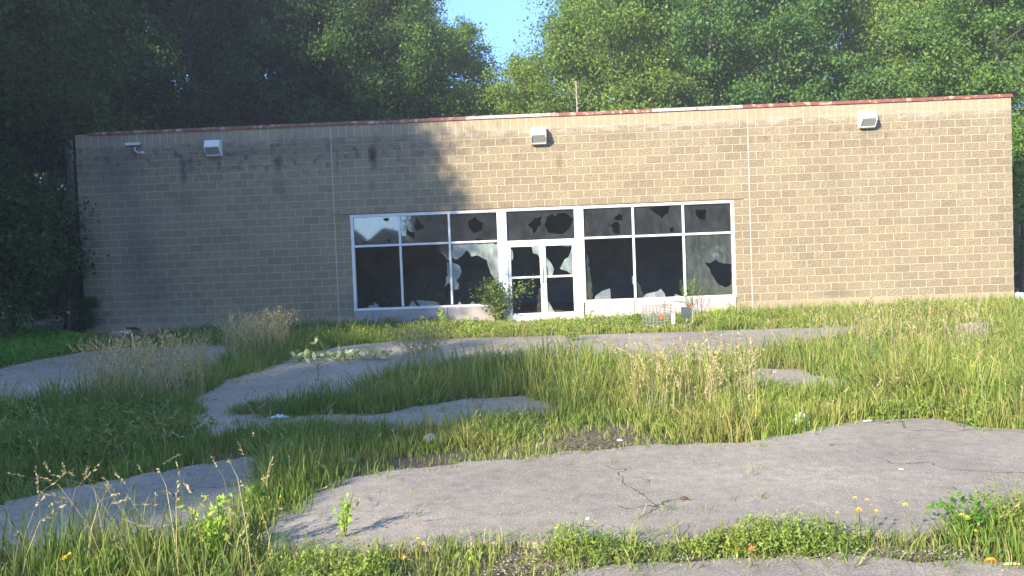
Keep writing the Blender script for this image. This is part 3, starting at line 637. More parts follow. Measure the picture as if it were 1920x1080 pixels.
# house behind the viewer whose gables show in the left pane
hs = empty('house', (-4.6, -58, 0), label='plain grey house across the road behind the viewer, reflected in the left pane', cat='house')
M_SIDE = simple('grey_siding', (.25, .26, .28), .8); M_SHING = simple('dark_shingle', (.09, .09, .10), .9)
MB().box(-5.5, 6.5, -8, 0, 0, 3.3).build('wall', M_SIDE, hs)
rf = MB()
for c_, hh in ((-2.2, 2.3), (2.4, 2.0)):
    A = [rf.bm.verts.new((c_+dx, 0.3, z)) for dx, z in ((-2.6, 3.3), (2.6, 3.3), (0, 3.3+hh))]; B_ = [rf.bm.verts.new((c_+dx, -8.3, z)) for dx, z in ((-2.6, 3.3), (2.6, 3.3), (0, 3.3+hh))]
    rf.bm.faces.new(A); rf.bm.faces.new(B_[::-1])
    for a_ in range(3): rf.bm.faces.new((A[a_], B_[a_], B_[(a_+1) % 3], A[(a_+1) % 3]))
rf.build('roof', M_SHING, hs)
M_BARK2 = simple('weathered_grey_bark', (.20, .18, .15), .9, 0, .5, 7, .01)
def bare(px, py, py2, y, r_, lb):
    p = W(px, py, y); q = W(px+2, py2, y); x0 = float(q[0])
    mb = MB().tube([(0, 0, 0), (.03, 0, q[2]*.6), (float(p[0])-x0, 0, float(p[2]))], r_, r_*.5, 7)
    zt = float(p[2])
    for k in range(5):
        a = k*2.1; z = zt*(.7+.055*k); mb.tube([(.02, 0, z), (.5*math.cos(a), .5*math.sin(a), z+.5), (.8*math.cos(a), .8*math.sin(a), z+1.1)], r_*.25, .006, 5)
    o = mb.build('dead_tree', M_BARK2, None, True); o.location = (x0, y, 0)
    tag(o, lb, 'dead tree')
bare(1080, 152, 207, 15.2, .075, 'bare white tree stem poking above the roof right of the middle wall light')
bare(1783, 135, 176, 15.2, .06, 'bare pale leaning stem above the roof near its right corner')
bare(128, 185, 400, 1.8, .15, 'leaning pale bare trunk beside the shaded left corner of the wall')
bare(423, 120, 240, 17.5, .05, 'thin pale dead stem among dark trees right of the left wall light')

# ------------------------------------------------------------------ grass
CP = np.array([  # px, py, height, density, dryness
 (50, 1070, .34, 1, .25), (300, 1070, .36, 1, .3), (480, 1065, .28, .9, .2), (600, 1060, .22, 1, .35), (800, 1060, .17, .9, .15), (960, 1050, .12, .35, .3), (1050, 1040, .18, .8, .15), (1150, 1035, .14, .6, .3), (1250, 1035, .13, .9, .1), (1500, 1025, .17, 1, .1), (1750, 1018, .20, 1, .15), (1900, 1020, .30, 1.1, .1),
 (1300, 1058, .04, .15, .5), (1700, 1045, .06, .2, .5), (700, 1090, .16, .8, .2), (1000, 1085, .05, .15, .5),
 (50, 850, .28, 1.2, .0), (250, 850, .28, 1.2, .05), (50, 940, .12, .8, .1), (200, 800, .35, 1.2, .1), (300, 760, .5, 1.2, .5), (400, 710, .45, 1.1, .3), (480, 660, .45, 1.1, .4), (520, 640, .4, 1, .5), (380, 840, .22, 1, .1), (450, 850, .16, .9, .2),
 (540, 900, .34, 1.2, .25), (500, 970, .28, 1.2, .2), (600, 860, .34, 1.1, .2), (560, 820, .28, 1, .3), (700, 850, .26, 1, .15), (760, 870, .08, .25, .2), (900, 830, .26, 1, .15), (850, 858, .05, .2, .2), (1000, 835, .12, .6, .25), (1100, 830, .03, .1, .3), (1180, 815, .05, .15, .3), (1250, 805, .30, 1.1, .3), (1400, 800, .34, 1.2, .15), (1550, 790, .30, 1, .15), (1800, 790, .25, 1, .1),
 (1000, 720, .50, 1.3, .1), (800, 730, .48, 1.3, .15), (700, 750, .42, 1.2, .1), (540, 762, .24, 1, .1), (1250, 740, .50, 1.2, .35), (1150, 720, .45, 1.2, .2), (1500, 752, .22, 1.1, .2), (1420, 735, .2, 1, .2), (1600, 760, .26, 1.1, .1), (1700, 740, .48, 1.3, .05), (1900, 740, .48, 1.3, .05), (1700, 670, .34, 1.1, .2), (1830, 650, .26, 1.1, .1), (1850, 690, .42, 1.2, .1), (1500, 680, .38, 1.1, .1), (1300, 700, .42, 1.2, .3), (1780, 600, .30, 1, .15),
 (300, 640, .22, 1, .1), (600, 635, .24, 1, .1), (680, 622, .30, 1.1, .1), (750, 628, .14, .8, .2), (830, 620, .2, 1, .1), (900, 622, .08, .6, .1), (990, 618, .05, .4, .1), (1070, 622, .30, 1, .1), (1150, 612, .12, .7, .1), (1210, 608, .1, .5, .1), (1350, 606, .34, 1.1, .1), (1450, 603, .18, .9, .1), (1520, 600, .32, 1, .1), (1600, 600, .26, 1, .2), (1880, 580, .30, 1, .1), (60, 670, .2, .5, 0), (1290, 610, .14, .7, .1)])
CW = np.array([G(a, b)[:2] for a, b in CP[:, :2]]); dcam = np.linalg.norm(CW-CAM[:2], axis=1)
def field(P):
    d2 = ((P[:, None, :]-CW[None])**2).sum(-1)/(.06*dcam[None]**1.0+.05)**2
    w_ = 1/(d2+.15)**1.6; w_ /= w_.sum(1)[:, None]; return w_@CP[:, 2], w_@CP[:, 3], w_@CP[:, 4]
def asphalt_mask(P, grow=0):
    m = np.zeros(len(P), bool)
    for wp in ASPW: m |= inside(P, wp)
    return m
def candidates(n, dmin, dmax, margin=1.15):
    d = np.sqrt(rng.uniform(dmin**2, dmax**2, n)); t = rng.uniform(-.72*margin, .70*margin, n)
    P = np.stack([CAM[0]+t*d+YAW*d, CAM[1]+d], 1); return P[(P[:, 1] < -.05)]
def to_px(P):
    Q = np.concatenate([P, np.zeros((len(P), 1))], 1)-CAM; w_ = Q@FW
    return 960+FPX*(Q@RT)/w_, 540-FPX*(Q@UP)/w_
def blades(B, h, w_, lean, az, curl=.5):
    n = len(B); B3 = np.concatenate([B, np.full((n, 1), -.02)], 1)
    d = np.stack([np.cos(az), np.sin(az), np.zeros(n)], 1); fa = rng.uniform(0, 6.28, n); s = np.stack([np.cos(fa), np.sin(fa), np.zeros(n)], 1)*w_[:, None]*.5
    ln = lean[:, None]; H = h[:, None]; zu = np.array([0, 0, 1.])
    p1 = B3+d*H*ln*.25+zu*H*.45; p2 = B3+d*H*ln*.62+zu*H*.80; p3 = B3+d*H*ln*(1+.3*curl)+zu*H*(1-.28*ln*curl)
    V = np.stack([B3-s, B3+s, p1+s*.95, p1-s*.95, p2+s*.7, p2-s*.7, p3], 1).reshape(-1, 3); o = (np.arange(n)*7)[:, None]
    F4 = np.concatenate([o+np.array([0, 1, 2, 3]), o+np.array([3, 2, 4, 5])]); F3 = o+np.array([5, 4, 6]); return V, F4, F3, p3
def tufts(P, h, dens, nb, spread, wbase, lean0):
    i = np.repeat(np.arange(len(P)), nb); n = len(i); az = rng.uniform(0, 6.28, n)
    r_ = spread*np.sqrt(rng.uniform(0, 1, n)); B = P[i]+np.stack([np.cos(az), np.sin(az)], 1)*r_[:, None]
    hh = h[i]*rng.uniform(.45, 1.12, n); dist = np.linalg.norm(B-CAM[:2], axis=1)
    w_ = wbase*rng.uniform(.6, 1.4, n)*(.55+dist*.055); lt = (.55+.9*np.clip(snoise(P[:, 0], P[:, 1], 1.9, 61)+.3, 0, 1.4))[i]; return blades(B, hh, w_, lean0*lt*rng.uniform(.1, 1.3, n), az+rng.normal(size=n)*.6)
def grass(name, P, m, label, cat, nb=9, spread=.07, wb=.008, lean=.55, hs=1.0, dk=None):
    h, dn, dr = field(P)
    pat = .72+.62*snoise(P[:, 0], P[:, 1], 2.6, 21)
    keep = rng.uniform(0, 1, len(P)) < dn*np.clip(pat, .12, 1.3); P, h, dr = P[keep], h[keep], dr[keep]
    h = h*hs*(.82+.34*snoise(P[:, 0], P[:, 1], 2.1, 8))*rng.uniform(.5, 1.45, len(h)); h = np.maximum(h, .04)
    # grass stays lower right at the paving edge
    V, F4, F3, tip = tufts(P, h, None, nb, spread, wb, lean)
    o = link(name, np_mesh(name, V, F4, F3), m); tag(o, label, cat, kind='stuff'); return P, h, dr
near = candidates(9500, 3.6, 9); mid = candidates(17000, 9, 20.9)
near = near[~asphalt_mask(near)]; mid = mid[~asphalt_mask(mid)]
px, py = to_px(near); lush = (px+40*snoise(near[:, 0], near[:, 1], 3, 2) < 1000) & (py < 900)
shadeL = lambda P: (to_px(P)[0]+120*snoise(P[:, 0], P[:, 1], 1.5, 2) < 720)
al = np.concatenate([near, mid]); sl = shadeL(al)
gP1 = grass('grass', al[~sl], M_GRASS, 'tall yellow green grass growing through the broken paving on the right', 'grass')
gP2 = grass('grass', al[sl], M_GRASSD, 'lush grass with its green darkened for the shade, growing through the broken paving on the left', 'grass')
# undergrowth of short blades so the soil is mostly covered
uc = np.concatenate([candidates(15000, 3.6, 9), candidates(24000, 9, 20.9)]); uc = uc[~asphalt_mask(uc)]
h, dn, dr = field(uc); k = (rng.uniform(0, 1, len(uc)) < dn*.75-.08+.3*snoise(uc[:, 0], uc[:, 1], 3.1, 71))
V, F4, F3, _ = tufts(uc[k], np.minimum(h[k]*.45, .16)+.02, None, 7, .09, .008, .9)
tag(link('grass', np_mesh('grass', V, F4, F3), M_GRASS), 'short undergrowth of grass between the taller blades', 'grass', kind='stuff')

ed = np.concatenate([candidates(26000, 3.6, 9), candidates(42000, 9, 20.9)]); ed = ed[asphalt_mask(ed)]
nearedge = np.zeros(len(ed), bool)
for a_ in range(8):
    q = ed+.11*np.array([math.cos(a_*.785), math.sin(a_*.785)]); nearedge |= ~asphalt_mask(q)
P = ed[nearedge]; P = P[rng.uniform(0, 1, len(P)) < .22+.55*(snoise(P[:, 0], P[:, 1], 3.5, 31) > .15)]
P = np.concatenate([P, ed[::110], ed[(np.linalg.norm(ed-CAM[:2], axis=1) > 8) & (snoise(ed[:, 0], ed[:, 1], 2.8, 41) > .35)][::7]])
V, F4, F3, _ = tufts(P, rng.uniform(.03, .13, len(P)), None, 7, .03, .006, 1.0)
tag(link('grass', np_mesh('grass', V, F4, F3), M_GRASS), 'small grass tufts creeping over the broken edges of the paving', 'grass', kind='stuff')

def stalks(P, h, name, label, m=M_DRY, head=.10, lean=.25, wb=.0035, heads=True):
    n = len(P); az = rng.uniform(0, 6.28, n); dist = np.linalg.norm(P-CAM[:2], axis=1); w_ = wb*(.6+dist*.07)*rng.uniform(.8, 1.3, n)
    V, F4, F3, tip = blades(P, h, w_, lean*rng.uniform(.1, 1.5, n), az, .6)
    if heads:
        # seed head: a plume of short awns along the last stretch of the stalk
        base = np.stack([P[:, 0], P[:, 1], np.zeros(n)], 1); V7 = V.reshape(-1, 7, 3); p2 = (V7[:, 4]+V7[:, 5])/2; ax = tip-p2; ax /= np.linalg.norm(ax, axis=1)[:, None]
        na = 9; i = np.repeat(np.arange(n), na); t = np.tile(np.linspace(-.9, .2, na), n)+rng.uniform(-.05, .05, n*na)
        hl = (head*rng.uniform(.6, 1.3, n))[i]; c = tip[i]+ax[i]*(t*hl)[:, None]
        d = ax[i]+rng.normal(size=(n*na, 3))*.32; d /= np.linalg.norm(d, axis=1)[:, None]; s = np.cross(d, rng.normal(size=(n*na, 3))); s /= np.linalg.norm(s, axis=1)[:, None]
        ww = (w_[i]*1.3)[:, None]; ll = (hl*.32)[:, None]; q = np.stack([c, c+d*ll*.5+s*ww, c+d*ll, c+d*ll*.5-s*ww], 1).reshape(-1, 3); o = len(V)
        F4 = np.concatenate([F4, o+np.arange(n*na*4).reshape(-1, 4)]); V = np.concatenate([V, q])
    tag(link(name, np_mesh(name, V, F4, F3), m), label, 'grass', kind='stuff')
def to_xy(P): return P[:, 0], P[:, 1]
def gp(poly, n, dens=1):                       # random ground points in a photo-pixel polygon
    w_ = np.array([G(a, b)[:2] for a, b in poly]); lo_, hi = w_.min(0), w_.max(0); P = rng.uniform(lo_, hi, (n*4, 2)); P = P[inside(P, [tuple(q) for q in w_])]
    return P[:n]
P = gp([(160, 765), (160, 745), (230, 735), (330, 728), (400, 725), (390, 750), (300, 775), (200, 780)], 520)
stalks(P, rng.uniform(.3, .85, len(P)), 'dry_grass', 'tall bleached seed grass clump in front of the shaded left paving', head=.17)
P = gp([(430, 655), (520, 640), (555, 650), (520, 672), (450, 690), (420, 690)], 330)
stalks(P, rng.uniform(.4, .85, len(P)), 'dry_grass', 'golden seed grass clump standing before the block wall left of the storefront', head=.17)
P = gp([(760, 700), (820, 690), (830, 708), (770, 715)], 130); stalks(P, rng.uniform(.4, .75, len(P)), 'dry_grass', 'sparse brown seed grass behind the middle grass bank', head=.14)
P = gp([(1180, 760), (1420, 740), (1440, 780), (1200, 800)], 170); stalks(P, rng.uniform(.35, .75, len(P)), 'dry_grass', 'straw coloured stalks in the grass bank below the right window', head=.12)
sp_ = np.concatenate([gP1[0][::15], gP2[0][::10]]); hh = np.concatenate([gP1[1][::15], gP2[1][::10]]); k = hh > .12
stalks(sp_[k], hh[k]*rng.uniform(.9, 1.5, k.sum()), 'dry_grass', 'scattered pale seed stalks standing above all the grass', head=.09, lean=.35)
P = gp([(20, 1075), (420, 1050), (520, 1060), (500, 1100), (20, 1120)], 46); stalks(P, rng.uniform(.4, .7, len(P)), 'dry_grass', 'long arching pale stalks in the lower left foreground', head=.08, lean=.55, wb=.0042)
P = gp([(1500, 640), (1850, 630), (1850, 680), (1550, 700)], 200); stalks(P, rng.uniform(.35, .7, len(P)), 'dry_grass', 'pale stalks in the far right grass', head=.1)
# matted dead straw lying on the soil
P = np.concatenate([gp([(900, 840), (1180, 815), (1250, 835), (1000, 850)], 260), gp([(880, 1040), (1150, 1030), (1150, 1060), (900, 1080)], 320), gp([(560, 1045), (700, 1035), (720, 1090), (540, 1100)], 300), gp([(1400, 1035), (1800, 1030), (1800, 1046), (1400, 1048)], 260)])
V, F4, F3, _ = blades(P, rng.uniform(.05, .12, len(P)), rng.uniform(.003, .006, len(P)), rng.uniform(1.5, 3, len(P)), rng.uniform(0, 6.28, len(P)))
V[:, 2] = np.clip(V[:, 2]*.35, -.01, .06)
tag(link('dead_straw', np_mesh('dead_straw', V, F4, F3), M_DRY), 'matted dead straw lying on bare soil', 'straw', kind='stuff')

# broad leaved weeds
def weeds(P, h, size, m, name, label, per=16, kind_='stuff', cat='weeds'):
    n = len(P); i = np.repeat(np.arange(n), per); t = rng.uniform(.1, 1, n*per); a = rng.uniform(0, 6.28, n*per); r_ = (.03+.05*(1-t))*rng.uniform(.4, 1.4, n*per)
    lx = rng.normal(size=(n, 2))*.15
    c = np.stack([P[i, 0]+np.cos(a)*r_+lx[i, 0]*t*h[i], P[i, 1]+np.sin(a)*r_+lx[i, 1]*t*h[i], h[i]*t], 1)
    V, F = leaf_quads(c, size, .8, 3, .42); tag(link(name, np_mesh(name, V, F), m), label, cat, kind=kind_)
P = gp([(540, 1045), (900, 1025), (1960, 985), (1960, 1045), (1300, 1050), (1000, 1060), (700, 1110), (520, 1110)], 1500); f = field(P); k = rng.uniform(0, 1, len(P)) < f[1]*.85; k &= snoise(*to_xy(P), 3.0, 77) >.12; P = P[k]
weeds(P, f[0][k]*rng.uniform(.3, 1.05, len(P)), .024, M_WEED, 'weeds', 'mixed leafy weeds in the foreground strip', 22)
P = gp([(820, 632), (900, 612), (1960, 570), (1960, 596), (1600, 606), (1290, 622), (1060, 628)], 2600); P = P[snoise(P[:, 0], P[:, 1], 2.2, 55) > -.25]
weeds(P, rng.uniform(.05, .2, len(P))*(1+.8*np.clip(snoise(P[:, 0], P[:, 1], 1.9, 91), -.6, 1)), .055, M_WEED, 'weeds', 'yellow green weeds along the foot of the sunlit wall', 12)
P = gp([(150, 640), (640, 608), (900, 600), (900, 618), (640, 640), (150, 655)], 1500)
weeds(P, rng.uniform(.06, .24, len(P)), .055, M_GRASSD, 'weeds', 'weeds in shade-darkened green along the foot of the shaded wall', 12)
P = gp([(-150, 705), (0, 690), (60, 676), (150, 660), (165, 645), (100, 625), (-150, 640)], 3000)
weeds(P, rng.uniform(.08, .3, len(P)), .075, M_COVER, 'ground_cover', 'bright green ground cover at the left edge before the dark trees', 12, cat='ground cover')
P = gp([(1640, 830), (1640, 770), (1960, 760), (1960, 812), (1850, 800)], 500); 
P = P[~asphalt_mask(P)]
weeds(P, rng.uniform(.05, .16, len(P)), .04, M_WEED, 'weeds', 'clover like weeds at the right edge of the main paving', 14)
P = gp([(0, 860), (0, 800), (300, 780), (400, 830), (200, 880)], 1100)
weeds(P, rng.uniform(.1, .28, len(P)), .05, M_GRASSD, 'weeds', 'leafy weeds in the left grass bank', 12)

# ---- single plants
def plant(name, px, py, h, nst, spread, lsize, m, label, cat='plant', leaves=40, bend=.25, stem=M_GRASS, lr=.05, z=0, asp=.42, y=None):
    g = G(px, py); x0, y0 = (float(g[0]), float(g[1])) if y is None else (float(W(px, py, y)[0]), y)
    t = empty(name, (x0, y0, z), label=label, cat=cat); parts = []; cl = []
    for k in range(nst):
        a = rng.uniform(0, 6.28); hh = h*rng.uniform(.65, 1); b = np.array([math.cos(a), math.sin(a), 0])*spread*rng.uniform(.1, 1); tt = np.linspace(0, 1, 6)[:, None]
        pts = b*.25+np.array([0, 0, 1])*hh*tt+b*tt**1.6*(1+bend)+rng.normal(size=(6, 3))*.01*h; parts.append(tube_np(pts, .005+.004*h, .0015, 5))
        u = rng.uniform(.18, 1.02, leaves); q = np.stack([np.interp(u, tt[:, 0], pts[:, c]) for c in range(3)], 1); cl.append(q+rng.normal(size=(leaves, 3))*lr)
    V, F = merge(parts); link('stem', np_mesh('stem', V, F), stem, t)
    V, F = leaf_quads(np.concatenate(cl), lsize, .5, int(px), asp); link('foliage', np_mesh('foliage', V, F), m, t); return t
plant('shrub', 938, 603, 1.15, 34, .62, .075, M_GRASSD, 'leafy green shrub growing against the left post of the entrance doors', 'shrub', 70, lr=.10, asp=.6, stem=M_BARK)
plant('sapling', 1296, 592, 1.1, 9, .38, .05, M_COVER, 'feathery grey green sapling before the right storefront window', 'sapling', 45, lr=.05, asp=.3)
plant('upright_weed', 832, 622, .55, 5, .10, .06, M_BRIGHT, 'upright yellow green weed under the left storefront window', 'weed', 30, lr=.035)
plant('upright_weed', 880, 622, .40, 4, .12, .055, M_BRIGHT, 'shorter yellow green weed left of the door shrub', 'weed', 24, lr=.035)
plant('upright_weed', 1105, 606, .35, 6, .18, .06, M_BRIGHT, 'yellow green weed at the right foot of the entrance', 'weed', 24, lr=.05)
plant('leafy_weed', 400, 1058, .42, 6, .13, .045, M_BRIGHT, 'bright lime leafy weed standing in the left foreground', 'weed', 40, lr=.028)
plant('leafy_weed', 645, 1010, .26, 4, .08, .04, M_BRIGHT, 'small lime weed at the near edge of the middle paving', 'weed', 22, lr=.025)
plant('leafy_weed', 1815, 1010, .22, 7, .16, .045, M_COVER, 'broad green weed clump among yellow flowers at lower right', 'weed', 26, lr=.04)
plant('leafy_weed', 1335, 602, .32, 9, .25, .06, M_BRIGHT, 'yellow green weed mound beside the shopping cart', 'weed', 24, lr=.06)
plant('leafy_weed', 1075, 640, .40, 9, .30, .06, M_WEED, 'bushy weed at the edge of the far paving in front of the doors', 'weed', 26, lr=.06)
plant('leafy_weed', 885, 1060, .07, 4, .06, .05, M_BRIGHT, 'tiny bright rosette on bare soil in the foreground', 'weed', 8, lr=.015)
plant('leafy_weed', 490, 945, .12, 7, .12, .06, M_COVER, 'broad leaved dandelion clump at the crack between two pavings', 'weed', 14, lr=.03, asp=.5)
for px_, py_, h_, lb in ((672, 612, .34, 'dark leafy weed under the left end of the left storefront window'), (728, 612, .24, 'low leafy weed before the shaded sill panel'), (1185, 603, .22, 'low leafy weed before the first sunlit sill panel'), (1372, 598, .42, 'leafy weed mound at the right end of the storefront window')):
    plant('leafy_weed', px_, py_, h_, 12, .32, .055, M_WEED, lb, 'weed', 26, lr=.06)
for px_, h_, lb in ((700, .55, 'dim weed growing behind the leftmost broken pane'), (818, .75, 'dim weed growing behind the middle pane of the left window'), (880, .7, 'dim weed growing behind the third pane of the left window')):
    plant('indoor_weed', px_, 590, h_+.35, 12, .55, .07, M_LEAFD, lb, 'weed', 46, lr=.08, y=.75, z=.05)

# wilted cut branch
g = G(625, 678); wb = empty('fallen_branch', (float(g[0]), float(g[1]), .02), label='cut branch with wilted pale leaves lying on the far paving', cat='branch')
pts = np.array([(-.65, .05, .05), (-.3, 0, .07), (.1, .02, .06), (.5, .04, .05), (.9, .1, .03)]); V, F = tube_np(pts, .014, .005, 6)
V2, F2 = tube_np(np.array([(-.1, 0, .06), (-.2, .1, .25), (-.32, .14, .42)]), .01, .004, 6); V, F = merge([(V, F), (V2, F2)])
link('stem', np_mesh('stem', V, F), M_BARK, wb)
c = rng.uniform(0, 1, 190); c = np.stack([-.7+1.65*c, rng.normal(size=190)*.12, .04+abs(rng.normal(size=190))*.06], 1); c = np.concatenate([c, np.array([(-.33, .14, .38), (-.31, .13, .34), (-.24, .12, .3), (-.36, .1, .3)])])
V, F = leaf_quads(c, .13, .4, 4, .45); link('foliage', np_mesh('foliage', V, F), leaf_mat('wilted_leaf', [(.34, .40, .18), (.46, .50, .26), (.56, .58, .34)], .25, .6), wb)
# thin seedling standing in the paving
plant('seedling', 596, 716, .42, 1, .03, .05, M_GRASSD, 'single thin seedling standing in the paving below the fallen branch', 'plant', 14, lr=.03, stem=M_BARK)

# ---- dandelions
M_YEL = simple('yellow_petal', (.85, .62, .02), .6, 0, .1, 40)
def flower(px_, py_, h_, size, lb):
    g = G(px_, py_); h0 = h_
    d = ray(px_, py_); d = d/np.linalg.norm(d); t_ = (h0-CAM[2])/d[2]; p = CAM+d*t_
    t = empty('dandelion', (float(p[0]), float(p[1]), 0), label=lb, cat='flower', group='yellow flowers in the grass')
    MB().tube([(0, 0, 0), (.008, 0, h0*.5), (0, 0, h0)], .0022, .0016, 5).build('stem', M_GRASS, t)
    n = 46; a = rng.uniform(0, 6.28, n); e = rng.uniform(-.1, 1.2, n); V = []; F = []
    for k in range(n):
        dv = np.array([math.cos(a[k])*math.cos(e[k]), math.sin(a[k])*math.cos(e[k]), math.sin(e[k])*.7]); s = np.array([-math.sin(a[k]), math.cos(a[k]), 0])*size*.12; q = np.array([0, 0, h0]); V += [q, q+dv*size*.6+s, q+dv*size, q+dv*size*.6-s]
    link('flower_head', np_mesh('flower_head', V, np.arange(n*4).reshape(-1, 4)), M_YEL, t)
FL = [(120, 1047, .22, .020, 'yellow flower in the grass of the lower left corner'), (130, 1040, .25, .015, 'small yellow flower just above the lower left corner flower'), (496, 981, .06, .018, 'orange yellow flower at the crack between two pavings'), (462, 940, .10, .014, 'yellow flower above the dandelion clump'), (526, 932, .12, .014, 'yellow flower at the top of the dandelion clump'),
 (783, 1012, .15, .018, 'left of three yellow flowers in the middle foreground weeds'), (795, 1020, .12, .016, 'lower right of three yellow flowers in the middle foreground weeds'), (757, 1047, .1, .017, 'yellow flower below the group of three in the foreground'), (708, 1073, .06, .015, 'lowest yellow flower at the bottom edge'),
 (1603, 934, .28, .015, 'topmost left yellow flower at lower right'), (1626, 938, .27, .015, 'yellow flower next to the topmost left one'), (1610, 957, .2, .022, 'largest yellow flower under the top pair'), (1643, 959, .18, .016, 'yellow flower right of the largest one'), (1697, 947, .22, .018, 'single yellow flower beside the dry stalks'), (1802, 966, .16, .016, 'yellow flower among the broad weed clump'), (1814, 971, .15, .018, 'second yellow flower among the broad weed clump'), (1829, 996, .1, .016, 'low yellow flower beneath the broad weed clump'), (1570, 962, .17, .012, 'faint yellow flower left of the largest one')]
for a in FL: flower(*a)

# ------------------------------------------------------------------ stones and litter
def rock(name, px_, py_, s, m, label, cat, flat=.6, seed=0):
    g = G(px_, py_); bm = bmesh.new(); bmesh.ops.create_icosphere(bm, subdivisions=3, radius=1); r = random.Random(seed); o = [Vector((r.uniform(0, 9), r.uniform(0, 9), r.uniform(0, 9))) for _ in range(2)]
    from mathutils import noise as mn
    for v in bm.verts:
        k = 1+.38*mn.noise(v.co*1.1+o[0])+.14*mn.noise(v.co*3+o[1]); v.co = v.co*k; v.co.x *= s; v.co.y *= s*.75; v.co.z *= s*flat
    me = bpy.data.meshes.new(name); bm.to_mesh(me); bm.free(); ob = link(name, me, m); ob.location = (float(g[0]), float(g[1]), s*flat*.45); ob.rotation_euler = (0, 0, r.uniform(0, 6)); tag(ob, label, cat); return ob
M_STONE = simple('pale_stone', (.42, .42, .42), .9, 0, .3, 14, .006)
rock('stone', 652, 872, .062, M_STONE, 'pale grey stone at the left end of the main paving', 'stone', seed=1)
rock('stone', 806, 827, .07, M_STONE, 'pale grey stone in the grass above the middle of the main paving', 'stone', seed=2)
M_PLAS = simple('crumpled_white_plastic', (.70, .73, .76), .35, 0, .15, 10)
def crumple(name, px_, py_, sx, sy, hgt, m, label, cat='litter', seed=0, n=12):
    g = G(px_, py_); r = np.random.default_rng(seed); u, v = np.meshgrid(np.linspace(-1, 1, n), np.linspace(-1, 1, n)); z = r.uniform(0, 1, (n, n)); z = (z+np.roll(z, 1, 0)+np.roll(z, 1, 1))/3
    rr = np.clip(1.15-np.sqrt(u*u+v*v)*.8, .15, 1); X = u*sx*(.75+.25*np.cos(3*v+seed))+r.normal(size=(n, n))*sx*.06; Y = v*sy+r.normal(size=(n, n))*sy*.06; Zz = z*hgt*rr*1.6+.014
    V = np.stack([X, Y, Zz], -1).reshape(-1, 3); i, j = np.meshgrid(np.arange(n-1), np.arange(n-1)); b = (j*n+i).ravel(); me = np_mesh(name, V, np.stack([b, b+1, b+n+1, b+n], 1))
    o = link(name, me, m); o.location = (float(g[0]), float(g[1]), 0); md = o.modifiers.new('t', 'SOLIDIFY'); md.thickness = .002; tag(o, label, cat); return o
crumple('plastic_litter', 1500, 798, .085, .05, .10, M_PLAS, 'crumpled clear white plastic in the grass at the edge of the main paving', seed=1)
crumple('paper_litter', 525, 784, .12, .07, .03, M_PLAS, 'flattened white wrapper on the paving beside the small grass island', seed=2)
crumple('paper_litter', 313, 990, .022, .014, .012, M_PLAS, 'small white scrap on the shaded left paving', seed=3, n=6)
crumple('paper_litter', 1690, 884, .018, .012, .008, M_PLAS, 'tiny white scrap on the right part of the main paving', seed=4, n=6)
crumple('paper_litter', 1102, 977, .018, .010, .008, M_PLAS, 'tiny white scrap near the front edge of the main paving', seed=5, n=6)
crumple('paper_litter', 1163, 829, .03, .02, .015, M_PLAS, 'white scrap on the bare soil above the main paving', seed=6, n=6)
crumple('paper_litter', 1627, 792, .05, .02, .01, M_PLAS, 'thin white strip lying at the top edge of the main paving', seed=12, n=6)
crumple('paper_litter', 1497, 1037, .035, .012, .012, M_PLAS, 'grey white scrap at the front of the foreground weeds', seed=13, n=6)
crumple('wrapper', 1410, 1040, .028, .02, .04, simple('dull_red_plastic', (.45, .10, .08), .5), 'crumpled dull red wrapper in front of the foreground weeds', seed=7, n=8)
crumple('wrapper', 1895, 1063, .055, .012, .012, simple('yellow_cream_paper', (.75, .55, .28), .6), 'yellow and cream wrapper at the lower right corner', seed=8, n=8)
crumple('dead_leaf', 1283, 940, .03, .02, .02, simple('dead_brown_leaf', (.10, .065, .045), .8), 'curled dark dead leaf on the main paving', 'leaf', seed=9, n=6)
crumple('dead_leaf', 1560, 838, .022, .012, .012, simple('dead_brown_leaf_dry', (.12, .08, .05), .8), 'small brown dead leaf on the upper right of the main paving', 'leaf', seed=10, n=6)
g = G(1857, 1059); t = empty('bottle_cap_lid', (float(g[0]), float(g[1]), .02), label='round orange plastic lid tipped up at the lower right corner', cat='lid'); t.rotation_euler = (R(-50), R(10), 0)
M_ORG = simple('orange_plastic', (.80, .26, .05), .4, 0, .08, 30)
MB().tube([(0, 0, 0), (0, 0, .004)], .026, .026, 24).build('lid_top', M_ORG, t)
rm = MB()
for k in range(24):
    a, b = 2*math.pi*k/24, 2*math.pi*(k+1)/24; rm.tube([(.025*math.cos(a), .025*math.sin(a), -.004), (.025*math.cos(b), .025*math.sin(b), -.004)], .004, n=5, cap=False)
rm.build('rim', M_ORG, t, True)
